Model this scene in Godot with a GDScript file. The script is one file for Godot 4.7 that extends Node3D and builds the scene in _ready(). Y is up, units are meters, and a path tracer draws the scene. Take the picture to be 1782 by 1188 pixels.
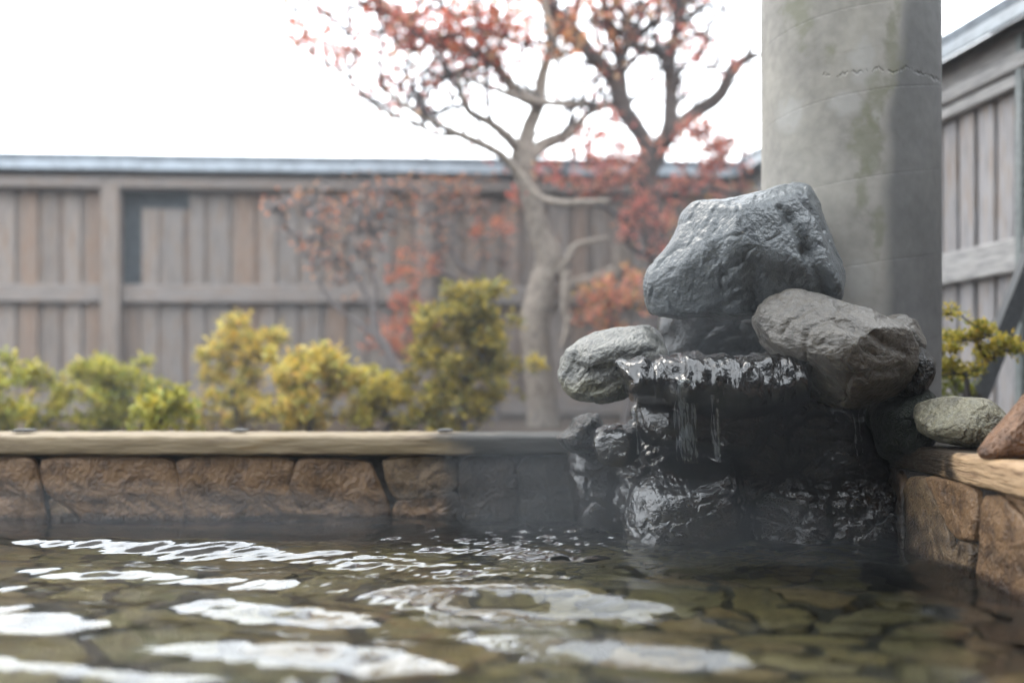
extends Node3D
# An open-air hot spring bath: water spilling over a pile of boulders by a concrete column, a garden and board fences behind.
# Units are metres. y = 0 is the water level; the camera stands at the origin, 0.36 m above the water, looking along -z.

const EYE := 0.36
const FOCAL := 1900.0      # focal length in pixels of the 1782 pixel wide photograph
const HORIZON := 672.0
const RIM := 0.226         # top of the pool's coping
const SOIL := 0.16         # level of the garden
var rng := RandomNumberGenerator.new()
var used := {}
var T := {}
var M := {}
var nz := FastNoiseLite.new()      # smooth fractal noise
var rg := FastNoiseLite.new()      # ridged noise
var cl := FastNoiseLite.new()      # cells
var sm := FastNoiseLite.new()      # one smooth octave


func _ready() -> void:
	rng.seed = 7
	set_camera()
	set_sky()
	make_noises()
	make_textures()
	make_materials()
	build_ground()
	build_pool()
	build_water()
	build_column()
	build_bathhouse()
	build_back_fence()
	build_side_fence()
	build_rocks()
	build_falls()
	build_trees()
	build_shrubs()
	build_small_things()
	build_steam()


func set_camera() -> void:
	var lens := CameraAttributesPhysical.new()
	lens.frustum_focal_length = 56.0
	lens.exposure_aperture = 1.9
	lens.frustum_focus_distance = 2.38
	lens.frustum_near = 0.05
	lens.frustum_far = 400.0
	var c := Camera3D.new()
	c.name = "camera"
	add_child(c)
	c.attributes = lens
	c.position = Vector3(0, EYE, 0)
	c.set_frustum(2.0 * 0.05 * 594.0 / FOCAL, Vector2(0, 0.05 * 78.0 / FOCAL), 0.05, 400.0)
	c.current = true


func set_sky() -> void:
	var m := ProceduralSkyMaterial.new()
	m.sky_top_color = Color(0.95, 0.975, 1.0)
	m.sky_horizon_color = Color(0.97, 0.985, 1.0)
	m.ground_bottom_color = Color(0.3, 0.29, 0.28)
	m.ground_horizon_color = Color(0.4, 0.4, 0.4)
	m.sky_curve = 0.2
	m.sun_angle_max = 1.0
	var sky := Sky.new()
	sky.sky_material = m
	var e := Environment.new()
	e.background_mode = Environment.BG_SKY
	e.sky = sky
	e.tonemap_mode = Environment.TONE_MAPPER_LINEAR
	e.tonemap_exposure = 5.7
	e.volumetric_fog_enabled = true
	e.volumetric_fog_density = 0.0
	e.fog_enabled = true
	e.fog_density = 0.0033
	e.fog_light_color = Color(0.93, 0.96, 1.0)
	e.sdfgi_enabled = true
	e.ssao_enabled = true
	e.ssil_enabled = true
	var w := WorldEnvironment.new()
	w.name = "world"
	w.environment = e
	add_child(w)
	var sun := DirectionalLight3D.new()
	sun.name = "sun"
	sun.light_energy = 0.16
	sun.light_angular_distance = 25.0
	sun.light_color = Color(1.0, 0.985, 0.96)
	sun.shadow_enabled = true
	add_child(sun)
	sun.look_at_from_position(Vector3(-3.5, 6, -4.0), Vector3.ZERO)


# ---------------------------------------------------------------- helpers

func px(x: float, y: float, d: float) -> Vector3:      # the point at depth d that the photograph shows at pixel x, y
	return Vector3((x - 891.0) / FOCAL * d, EYE - (y - HORIZON) / FOCAL * d, -d)


func lin(r: float, g: float, b: float) -> Color:       # a real-world base colour
	return Color(r, g, b).linear_to_srgb()


func numbered(called: String) -> String:
	var n: int = used.get(called, 0)
	used[called] = n + 1
	return called if n == 0 else "%s_%03d" % [called, n]


func tag(o: Node3D, label: String, category: String, group := "", kind := "") -> void:
	if label:
		o.set_meta("label", label)
	if category:
		o.set_meta("category", category)
	if group:
		o.set_meta("group", group)
	if kind:
		o.set_meta("kind", kind)


func thing(called: String, label: String, category: String, at := Vector3.ZERO, group := "", kind := "") -> Node3D:
	var o := Node3D.new()
	o.name = numbered(called)
	add_child(o)
	o.position = at
	tag(o, label, category, group, kind)
	return o


func part(called: String, mesh: Mesh, m: Material, parent: Node3D, at := Vector3.ZERO) -> MeshInstance3D:
	var o := MeshInstance3D.new()
	o.name = called
	o.mesh = mesh
	o.material_override = m
	parent.add_child(o, true)
	o.position = at
	return o


func single(called: String, mesh: Mesh, m: Material, label: String, category: String, at := Vector3.ZERO, group := "", kind := "") -> MeshInstance3D:
	var o := MeshInstance3D.new()
	o.name = numbered(called)
	o.mesh = mesh
	o.material_override = m
	add_child(o)
	o.position = at
	tag(o, label, category, group, kind)
	return o


class Build:      # collects triangles; front faces run clockwise
	var v := PackedVector3Array()
	var n := PackedVector3Array()
	var u := PackedVector2Array()
	var c := PackedColorArray()
	var i := PackedInt32Array()

	func tri(a: int, b: int, d: int) -> void:
		i.append(a)
		i.append(b)
		i.append(d)

	func smooth() -> void:
		n.resize(v.size())
		n.fill(Vector3.ZERO)
		for k in range(0, i.size(), 3):
			var a := v[i[k]]
			var f := (v[i[k + 2]] - a).cross(v[i[k + 1]] - a)
			n[i[k]] += f
			n[i[k + 1]] += f
			n[i[k + 2]] += f
		for k in n.size():
			n[k] = n[k].normalized() if n[k].length_squared() > 1e-20 else Vector3.UP

	func face_out() -> void:      # turns a closed shape's faces outwards
		var total := 0.0
		for k in range(0, i.size(), 3):
			total += v[i[k]].dot(v[i[k + 1]].cross(v[i[k + 2]]))
		if total > 0.0:
			for k in range(0, i.size(), 3):
				var t := i[k + 1]
				i[k + 1] = i[k + 2]
				i[k + 2] = t

	func flat_quad(a: Vector3, b: Vector3, d: Vector3, e: Vector3, col := Color.WHITE) -> void:
		var at := v.size()
		var nn := (d - a).cross(b - a).normalized()
		for p in [a, b, d, e]:
			v.append(p)
			n.append(nn)
			c.append(col)
		tri(at, at + 1, at + 2)
		tri(at, at + 2, at + 3)

	func done() -> ArrayMesh:
		var a := []
		a.resize(Mesh.ARRAY_MAX)
		a[Mesh.ARRAY_VERTEX] = v
		a[Mesh.ARRAY_NORMAL] = n
		if u.size() == v.size():
			a[Mesh.ARRAY_TEX_UV] = u
		if c.size() == v.size():
			a[Mesh.ARRAY_COLOR] = c
		a[Mesh.ARRAY_INDEX] = i
		var m := ArrayMesh.new()
		m.add_surface_from_arrays(Mesh.PRIMITIVE_TRIANGLES, a)
		return m


func box_mesh(size: Vector3, edge := 0.004, warp := 0.0, cuts := 1, sd := 0) -> ArrayMesh:
	# a box about its centre with chamfered long edges, its length along y, bent a little if asked
	var b := Build.new()
	var x := size.x / 2
	var z := size.z / 2
	var e := minf(edge, minf(x, z) * 0.9)
	var ring := [Vector2(-x, -z + e), Vector2(-x + e, -z), Vector2(x - e, -z), Vector2(x, -z + e), Vector2(x, z - e), Vector2(x - e, z), Vector2(-x + e, z), Vector2(-x, z - e)]
	var rows := []
	for k in cuts + 1:
		var t := float(k) / cuts
		var off := Vector2(nz.get_noise_3d(t * 55.0, sd * 37.0, 5), nz.get_noise_3d(t * 55.0, sd * 37.0, 60)) * warp
		rows.append([-size.y / 2 + size.y * t, off])
	for r in range(cuts):
		for k in 8:
			var p: Vector2 = ring[k]
			var q: Vector2 = ring[(k + 1) % 8]
			var o0: Vector2 = rows[r][1]
			var o1: Vector2 = rows[r + 1][1]
			var y0: float = rows[r][0]
			var y1: float = rows[r + 1][0]
			b.flat_quad(Vector3(p.x + o0.x, y0, p.y + o0.y), Vector3(q.x + o0.x, y0, q.y + o0.y), Vector3(q.x + o1.x, y1, q.y + o1.y), Vector3(p.x + o1.x, y1, p.y + o1.y))
	for s in [0, cuts]:
		var o: Vector2 = rows[s][1]
		var y: float = rows[s][0]
		var at := b.v.size()
		for k in 8:
			var p: Vector2 = ring[k]
			b.v.append(Vector3(p.x + o.x, y, p.y + o.y))
			b.n.append(Vector3(0, -1 if s == 0 else 1, 0))
			b.c.append(Color.WHITE)
		for k in range(1, 7):
			b.tri(at, at + k + 1, at + k)
	for k in range(0, b.i.size(), 3):
		var a := b.v[b.i[k]]
		if (b.v[b.i[k + 2]] - a).cross(b.v[b.i[k + 1]] - a).dot(b.n[b.i[k]]) < 0.0:
			var t := b.i[k + 1]
			b.i[k + 1] = b.i[k + 2]
			b.i[k + 2] = t
	return b.done()


func tube(b: Build, pts: Array, radii: Array, sides := 6, rough := 0.0, col := Color.WHITE) -> void:
	# a tapered, jointed tube through pts with closed ends
	var n := pts.size()
	var at := b.v.size()
	var side := Vector3.RIGHT
	for k in n:
		var dir: Vector3 = (pts[mini(k + 1, n - 1)] - pts[maxi(k - 1, 0)]).normalized()
		if k == 0 and absf(dir.dot(side)) > 0.9:
			side = Vector3.BACK
		side = (side - dir * side.dot(dir)).normalized()
		var up := dir.cross(side)
		for s in sides:
			var a := TAU * s / sides
			var r: float = radii[k]
			var o := side * cos(a) + up * sin(a)
			if rough > 0.0:
				var q: Vector3 = pts[k] + o * r
				r *= 1.0 + rough * nz.get_noise_3dv(q * 420.0)
			b.v.append(pts[k] + o * r)
			b.n.append(o)
			b.c.append(col)
	for k in n - 1:
		for s in sides:
			var p := at + k * sides + s
			var q := at + k * sides + (s + 1) % sides
			b.tri(p, p + sides, q)
			b.tri(q, p + sides, q + sides)
	for e in [0, n - 1]:
		var m := b.v.size()
		b.v.append(pts[e])
		b.n.append((pts[0] - pts[1]).normalized() if e == 0 else (pts[n - 1] - pts[n - 2]).normalized())
		b.c.append(col)
		for s in sides:
			var p: int = at + e * sides + s
			var q: int = at + e * sides + (s + 1) % sides
			if e == 0:
				b.tri(m, p, q)
			else:
				b.tri(m, q, p)


func curve(pts: Array, steps := 6) -> Array:      # Catmull-Rom through pts
	var out := []
	for k in pts.size() - 1:
		var p0: Vector3 = pts[maxi(k - 1, 0)]
		var p1: Vector3 = pts[k]
		var p2: Vector3 = pts[k + 1]
		var p3: Vector3 = pts[mini(k + 2, pts.size() - 1)]
		for s in steps:
			out.append(p1.cubic_interpolate(p2, p0, p3, float(s) / steps))
	out.append(pts[-1])
	return out


# ---------------------------------------------------------------- noises, textures, materials

func make_noises() -> void:
	for q in [nz, rg, cl]:
		q.seed = 11
		q.frequency = 0.01
		q.noise_type = FastNoiseLite.TYPE_SIMPLEX_SMOOTH
		q.fractal_type = FastNoiseLite.FRACTAL_FBM
		q.fractal_octaves = 4
	sm.seed = 23
	sm.noise_type = FastNoiseLite.TYPE_SIMPLEX_SMOOTH
	sm.frequency = 1.0
	sm.fractal_type = FastNoiseLite.FRACTAL_NONE
	rg.fractal_type = FastNoiseLite.FRACTAL_RIDGED
	rg.fractal_octaves = 4
	cl.noise_type = FastNoiseLite.TYPE_CELLULAR
	cl.fractal_type = FastNoiseLite.FRACTAL_NONE
	cl.cellular_return_type = FastNoiseLite.RETURN_DISTANCE2_SUB


func ramp(stops: Array) -> Gradient:      # [[offset, linear r, g, b], ...]
	var g := Gradient.new()
	var o := PackedFloat32Array()
	var c := PackedColorArray()
	for s in stops:
		o.append(s[0])
		c.append(lin(s[1], s[2], s[3]))
	g.offsets = o
	g.colors = c
	return g


func noise_tex(sd: int, freq: float, kind: int, fractal: int, octaves: int, stops := [], size := 512) -> NoiseTexture2D:
	var f := FastNoiseLite.new()
	f.seed = sd
	f.frequency = freq
	f.noise_type = kind
	f.fractal_type = fractal
	f.fractal_octaves = octaves
	f.fractal_gain = 0.58
	var t := NoiseTexture2D.new()
	t.width = size
	t.height = size
	t.seamless = true
	t.noise = f
	if stops:
		t.color_ramp = ramp(stops)
	return t


func make_textures() -> void:
	var S := FastNoiseLite.TYPE_SIMPLEX_SMOOTH
	var C := FastNoiseLite.TYPE_CELLULAR
	var F := FastNoiseLite.FRACTAL_FBM
	var R := FastNoiseLite.FRACTAL_RIDGED
	T.mottle = noise_tex(3, 0.012, S, F, 6, [[0.0, 0.42, 0.43, 0.45], [0.35, 0.72, 0.72, 0.72], [0.6, 0.95, 0.94, 0.92], [0.78, 1, 1, 1], [1.0, 0.7, 0.72, 0.74]])
	T.tan = noise_tex(4, 0.011, S, F, 6, [[0.0, 0.32, 0.31, 0.32], [0.3, 0.62, 0.55, 0.48], [0.55, 0.95, 0.84, 0.68], [0.75, 1, 0.92, 0.8], [1.0, 0.66, 0.62, 0.6]])
	T.wet = noise_tex(5, 0.016, S, F, 5, [[0.0, 0.25, 0.27, 0.3], [0.45, 0.55, 0.55, 0.56], [0.62, 0.7, 0.66, 0.6], [0.76, 1.0, 0.62, 0.36], [1.0, 1.0, 0.55, 0.25]])
	T.wood = noise_tex(6, 0.013, S, F, 6, [[0.0, 0.36, 0.34, 0.34], [0.3, 0.76, 0.75, 0.77], [0.5, 0.95, 0.94, 0.96], [0.68, 0.9, 0.83, 0.78], [0.82, 0.8, 0.62, 0.5], [1.0, 0.6, 0.44, 0.36]])
	T.coping = noise_tex(8, 0.012, S, F, 6, [[0.0, 0.25, 0.22, 0.2], [0.2, 0.6, 0.52, 0.45], [0.34, 0.88, 0.82, 0.72], [0.7, 1, 0.95, 0.84], [1.0, 0.85, 0.7, 0.5]])
	T.soil = noise_tex(9, 0.03, S, F, 6, [[0.0, 0.3, 0.26, 0.22], [0.5, 0.75, 0.68, 0.6], [1.0, 1.0, 0.9, 0.75]])
	T.bark = noise_tex(10, 0.02, S, F, 5, [[0.0, 0.4, 0.38, 0.37], [0.4, 0.8, 0.76, 0.73], [0.7, 1, 0.97, 0.93], [1.0, 0.75, 0.8, 0.7]])
	T.fine = noise_tex(12, 0.035, S, F, 6)
	T.crag = noise_tex(13, 0.012, S, R, 6)
	T.pits = noise_tex(14, 0.05, C, F, 3)
	T.speck = noise_tex(19, 0.06, S, F, 4, [[0.0, 0.3, 0.3, 0.3], [0.36, 0.62, 0.62, 0.62], [0.5, 0.95, 0.95, 0.94], [0.68, 1, 1, 1], [1.0, 1, 0.97, 0.92]])
	T.grit = noise_tex(17, 0.05, S, F, 5)
	T.grain = noise_tex(15, 0.022, S, F, 5)


func mat(color: Color, rough: float, tex: Texture2D = null, scale := Vector3.ONE, bump: Texture2D = null, bump_cm := 0.0, spec := 0.5) -> StandardMaterial3D:
	var m := StandardMaterial3D.new()
	m.albedo_color = color
	m.roughness = rough
	m.metallic_specular = spec
	m.vertex_color_use_as_albedo = true
	if tex or bump:
		m.uv1_triplanar = true
		m.uv1_world_triplanar = true
		m.uv1_triplanar_sharpness = 4.0
		m.uv1_scale = scale
	if tex:
		m.albedo_texture = tex
	if bump:
		m.heightmap_enabled = true
		m.heightmap_texture = bump
		m.heightmap_scale = bump_cm
	return m


func speckled(m: StandardMaterial3D, scale: float) -> StandardMaterial3D:      # fine mineral grain over the coarse mottling
	m.detail_enabled = true
	m.detail_blend_mode = BaseMaterial3D.BLEND_MODE_MUL
	m.detail_albedo = T.speck
	m.detail_uv_layer = BaseMaterial3D.DETAIL_UV_2
	m.uv2_triplanar = true
	m.uv2_world_triplanar = true
	m.uv2_scale = Vector3.ONE * scale
	return m


func make_materials() -> void:
	var one := Vector3.ONE
	M.boulder = speckled(mat(lin(0.118, 0.13, 0.138), 0.36, T.mottle, one * 2.6, T.grit, 0.34, 0.45), 9.0)
	M.brown_boulder = speckled(mat(lin(0.125, 0.113, 0.098), 0.45, T.mottle, Vector3(2.0, 3.2, 2.0), T.grit, 0.4, 0.45), 8.0)
	M.pale_rock = speckled(mat(lin(0.19, 0.186, 0.165), 0.45, T.mottle, one * 2.8, T.grit, 0.6, 0.45), 10.0)
	M.green_rock = speckled(mat(lin(0.2158, 0.221, 0.1833), 0.6, T.tan, one * 3.0, T.fine, 0.9, 0.45), 8.0)
	M.wet_rock = mat(lin(0.013, 0.0115, 0.0105), 0.12, T.wet, one * 4.0, T.grit, 0.2, 0.5)
	M.shiny_rock = mat(lin(0.012, 0.012, 0.012), 0.1, T.wet, one * 4.0, T.grit, 0.2, 0.62)
	M.foam = mat(Color(0.92, 0.96, 1.0, 0.05), 0.3, null, one, null, 0.0, 0.6)
	M.foam.transparency = BaseMaterial3D.TRANSPARENCY_ALPHA
	M.wet_ledge = mat(lin(0.012, 0.0115, 0.0115), 0.07, T.wet, one * 4.0, T.grit, 0.12, 0.56)
	M.damp_rock = mat(lin(0.0234, 0.0221, 0.0208), 0.3, T.wet, one * 4.0, T.grit, 0.7, 0.4)
	M.moss_mortar = mat(lin(0.0286, 0.0351, 0.0247), 0.6, T.mottle, one * 9.0, T.pits, 3.0, 0.4)
	M.wall_stone = speckled(mat(lin(0.208, 0.1404, 0.091), 0.45, T.tan, one * 2.6, T.grit, 0.4, 0.4), 11.0)
	M.wall_stone_b = speckled(mat(lin(0.182, 0.1365, 0.0936), 0.45, T.tan, one * 4.3, T.grit, 0.4, 0.4), 8.0)
	M.mortar = mat(lin(0.0494, 0.0455, 0.0416), 0.6, T.mottle, one * 6.0, T.fine, 1.0, 0.4)
	M.coping = mat(lin(0.1885, 0.1534, 0.104), 0.55, T.coping, Vector3(0.5, 3.2, 3.0), T.grain, 0.3, 0.4)
	M.coping_side = mat(lin(0.3497, 0.2496, 0.1664), 0.5, T.coping, Vector3(5.0, 9.0, 0.9), T.grain, 0.6, 0.4)
	M.floor = [
		mat(lin(0.34, 0.31, 0.15), 0.6, T.tan, one * 2.4, T.fine, 0.4),
		mat(lin(0.3, 0.29, 0.16), 0.6, T.tan, one * 2.9, T.fine, 0.4),
		mat(lin(0.34, 0.28, 0.15), 0.6, T.tan, one * 2.1, T.fine, 0.4)]
	M.grout = mat(lin(0.085, 0.08, 0.055), 0.7, T.mottle, one * 5.0, T.fine, 0.6)
	M.soil = mat(lin(0.091, 0.0702, 0.0546), 0.9, T.soil, one * 1.3, T.fine, 3.0, 0.3)
	M.boards = []
	for k in 6:
		var tint: Array = [[0.195, 0.168, 0.145], [0.215, 0.188, 0.165], [0.17, 0.147, 0.128], [0.2, 0.153, 0.12], [0.185, 0.168, 0.153], [0.2, 0.165, 0.14]][k]
		var m := mat(lin(tint[0], tint[1], tint[2]), 0.8, T.wood, Vector3(5.0, 0.45, 5.0), T.grain, 0.35, 0.35)
		m.uv1_offset = Vector3(k * 0.37, k * 0.21, k * 0.13)
		M.boards.append(m)
	M.rails = mat(lin(0.208, 0.1872, 0.1703), 0.8, T.wood, Vector3(0.6, 7.0, 5.0), T.grain, 0.35, 0.35)
	M.side_boards = []
	for k in 4:
		var g: float = [0.3, 0.26, 0.285, 0.245][k]
		var m := mat(lin(g, g * 0.975, g * 0.965), 0.8, T.wood, Vector3(5.0, 0.4, 5.0), T.grain, 0.35, 0.35)
		m.uv1_offset = Vector3(0.2 + k * 0.31, k * 0.27, k * 0.17)
		M.side_boards.append(m)
	M.side_rails = mat(lin(0.3328, 0.325, 0.3198), 0.8, T.mottle, Vector3(6.0, 7.0, 0.8), T.grain, 0.35, 0.35)
	M.dark_sheet = mat(lin(0.05, 0.06, 0.07), 0.7, T.mottle, one * 2.0)
	M.gutter = mat(lin(0.156, 0.1885, 0.221), 0.45, T.mottle, one * 1.2, null, 0.0, 0.6)
	M.dark_wood = mat(lin(0.0494, 0.0377, 0.0286), 0.7, T.wood, Vector3(0.5, 4, 4))
	M.plaster = mat(lin(0.117, 0.091, 0.0715), 0.8, T.mottle, one * 0.7)
	M.steel = mat(lin(0.0416, 0.0455, 0.0494), 0.5, T.mottle, one * 5.0)
	M.steel_post = mat(lin(0.1664, 0.1872, 0.1872), 0.5, T.mottle, one * 4.0)
	M.bark_pale = speckled(mat(lin(0.27, 0.235, 0.205), 0.85, T.bark, Vector3(3.0, 1.6, 3.0), T.crag, 1.4, 0.3), 5.0)
	M.bark_dark = mat(lin(0.1105, 0.0936, 0.0884), 0.85, T.bark, Vector3(4.0, 2.0, 4.0), T.crag, 1.5, 0.3)
	M.twig = mat(lin(0.1248, 0.1079, 0.104), 0.85)
	M.twig_dark = mat(lin(0.0494, 0.0416, 0.0416), 0.85)
	M.leaf = mat(Color.WHITE, 0.55, null, one, null, 0.0, 0.4)
	M.leaf.cull_mode = BaseMaterial3D.CULL_DISABLED
	M.leaf.backlight_enabled = true
	M.leaf.backlight = Color(0.9, 0.9, 0.9)
	M.water = StandardMaterial3D.new()
	M.water.albedo_color = Color(0.97, 0.985, 0.98, 0.0)
	M.water.roughness = 0.0
	M.water.transparency = BaseMaterial3D.TRANSPARENCY_ALPHA
	M.water.refraction_enabled = true
	M.water.refraction_scale = 0.033
	M.chip = mat(lin(0.0832, 0.0793, 0.0754), 0.6, T.mottle, one * 9.0, T.fine, 0.5)


# ---------------------------------------------------------------- the setting

const POOL_L := -3.4
const POOL_R := 0.9
const POOL_BACK := -3.03
const POOL_NEAR := 1.2
const BED := -0.46

func build_ground() -> void:      # one sheet with the pool's opening left free
	var b := Build.new()
	var x := [-60.0, POOL_L - 0.02, POOL_R + 0.02, 60.0]
	var z := [-80.0, POOL_BACK - 0.02, POOL_NEAR + 0.02, 40.0]
	for j in 3:
		for k in 3:
			if j == 1 and k == 1:
				continue
			b.flat_quad(Vector3(x[k], SOIL, z[j]), Vector3(x[k + 1], SOIL, z[j]), Vector3(x[k + 1], SOIL, z[j + 1]), Vector3(x[k], SOIL, z[j + 1]))
	single("ground", b.done(), M.soil, "", "", Vector3.ZERO, "", "structure")


func stone_piece(poly: PackedVector2Array, o: Vector3, du: Vector3, dv: Vector3, thick: float, bulge: float, around: int, sd: int) -> ArrayMesh:
	# one stone of masonry: a polygon in the plane (o, du, dv) with rounded rims and an uneven face
	var b := Build.new()
	var out := du.cross(dv).normalized()
	var mid := Vector2.ZERO
	var whole := 0.0
	for k in poly.size():
		mid += poly[k]
		whole += poly[k].distance_to(poly[(k + 1) % poly.size()])
	mid /= poly.size()
	var ring := PackedVector2Array()
	for s in around:      # points spread evenly along the rim
		var want := whole * s / around
		var k := 0
		while want > poly[k].distance_to(poly[(k + 1) % poly.size()]):
			want -= poly[k].distance_to(poly[(k + 1) % poly.size()])
			k = (k + 1) % poly.size()
		ring.append(poly[k].move_toward(poly[(k + 1) % poly.size()], want))
	var steps := [[1.0, 0.0], [0.995, 0.55], [0.965, 0.88], [0.88, 0.985], [0.75, 1.0], [0.6, 1.0], [0.45, 1.0], [0.25, 1.0]] if absf(out.y) < 0.5 else [[1.0, 0.0], [0.995, 0.55], [0.965, 0.88], [0.88, 0.985], [0.5, 1.0]]
	for st in steps:
		for s in around:
			var q: Vector2 = mid + (ring[s] - mid) * st[0]
			var p3 := o + du * q.x + dv * q.y
			var h: float = thick * st[1]
			if st[1] > 0.8:
				h += bulge * (nz.get_noise_3d(q.x * 900 + sd * 71, q.y * 900, sd * 13.0) + 0.5 * nz.get_noise_3d(q.x * 3200, q.y * 3200 + sd * 31, 9)) * st[1]
			var wob := Vector2(nz.get_noise_3d(q.x * 1800, q.y * 1800, sd * 7.0), nz.get_noise_3d(q.x * 1800, q.y * 1800, 300 + sd * 7.0)) * 0.004
			b.v.append(p3 + out * h + du * wob.x + dv * wob.y)
	var top := b.v.size()
	b.v.append(o + du * mid.x + dv * mid.y + out * (thick + bulge * nz.get_noise_3d(mid.x * 900 + sd * 71, mid.y * 900, sd * 13.0)))
	for r in steps.size() - 1:
		for s in around:
			var p := r * around + s
			var q := r * around + (s + 1) % around
			b.tri(p, p + around, q)
			b.tri(q, p + around, q + around)
	for s in around:
		b.tri((steps.size() - 1) * around + s, top, (steps.size() - 1) * around + (s + 1) % around)
	# faces towards out
	var a := b.v[b.i[b.i.size() - 3]]
	if (b.v[b.i[b.i.size() - 1]] - a).cross(b.v[b.i[b.i.size() - 2]] - a).dot(out) * thick < 0.0:
		for k in range(0, b.i.size(), 3):
			var t := b.i[k + 1]
			b.i[k + 1] = b.i[k + 2]
			b.i[k + 2] = t
	b.smooth()
	b.c.resize(b.v.size())
	var tone := 0.82 + 0.36 * absf(sin(sd * 12.9898) * 1.0)
	for k in b.v.size():
		var p := b.v[k]
		var c := Color(tone, tone, tone)
		if absf(out.y) < 0.5:      # a black crust of algae with a ragged upper border along the waterline
			var h := p.y + 0.05 * nz.get_noise_3dv(p * 500) + 0.035 * nz.get_noise_3dv(p * 2600)
			c = c.lerp(Color(0.3, 0.3, 0.32), 0.8 * smoothstep(0.075, 0.055, h) * smoothstep(0.015, 0.04, h)).lerp(Color(0.22, 0.2, 0.2), smoothstep(0.012, 0.002, p.y + 0.01 * nz.get_noise_3dv(p * 900)))
			# soaked black, with a ragged border, where the fall splashes the wall
			var soak := smoothstep(-0.3, -0.14, p.x + 0.22 * nz.get_noise_3dv(p * 420) + 0.05 * nz.get_noise_3dv(p * 1600)) if absf(out.z) > 0.5 else smoothstep(2.38, 2.48, -p.z + 0.12 * nz.get_noise_3dv(p * 420) + 0.05 * nz.get_noise_3dv(p * 1600))
			c = c.lerp(Color(0.1, 0.11, 0.13), soak)
		b.c[k] = c
	return b.done()


func shrink(poly: PackedVector2Array, by: float) -> PackedVector2Array:
	var r := Geometry2D.offset_polygon(poly, -by, Geometry2D.JOIN_MITER)
	return r[0] if r.size() else PackedVector2Array()


func voronoi(x0: float, x1: float, y0: float, y1: float, cell: float, jitter: float, sd: int) -> Array:
	var g := RandomNumberGenerator.new()
	g.seed = sd
	var nx := int((x1 - x0) / cell) + 3
	var ny := int((y1 - y0) / cell) + 3
	var seeds := []
	for j in ny:
		for k in nx:
			if g.randf() < 0.2:
				continue      # a larger stone fills the place
			seeds.append(Vector2(x0 + (k - 1 + 0.5 * (j % 2)) * cell, y0 + (j - 1) * cell) + Vector2(g.randf_range(-1, 1), g.randf_range(-1, 1)) * cell * jitter)
	var out := []
	for a in seeds:
		var poly := PackedVector2Array([Vector2(x0, y0), Vector2(x1, y0), Vector2(x1, y1), Vector2(x0, y1)])
		for q in seeds:
			if q == a or a.distance_to(q) > cell * 4.5:
				continue
			var m: Vector2 = (a + q) / 2
			var dir: Vector2 = (q - a).normalized()
			var cut := PackedVector2Array()
			for k in poly.size():
				var s := poly[k]
				var e := poly[(k + 1) % poly.size()]
				var ds := (s - m).dot(dir)
				var de := (e - m).dot(dir)
				if ds <= 0:
					cut.append(s)
				if (ds < 0 and de > 0) or (ds > 0 and de < 0):
					cut.append(s.lerp(e, ds / (ds - de)))
			poly = cut
			if poly.size() < 3:
				break
		if poly.size() >= 3:
			out.append(poly)
	return out


func slab(b: Build, lo: Vector3, hi: Vector3) -> void:
	var c := [Vector3(lo.x, lo.y, lo.z), Vector3(hi.x, lo.y, lo.z), Vector3(hi.x, lo.y, hi.z), Vector3(lo.x, lo.y, hi.z), Vector3(lo.x, hi.y, lo.z), Vector3(hi.x, hi.y, lo.z), Vector3(hi.x, hi.y, hi.z), Vector3(lo.x, hi.y, hi.z)]
	for f in [[4, 5, 6, 7], [0, 3, 2, 1], [3, 7, 6, 2], [1, 5, 4, 0], [0, 4, 7, 3], [2, 6, 5, 1]]:
		b.flat_quad(c[f[0]], c[f[1]], c[f[2]], c[f[3]])


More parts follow.
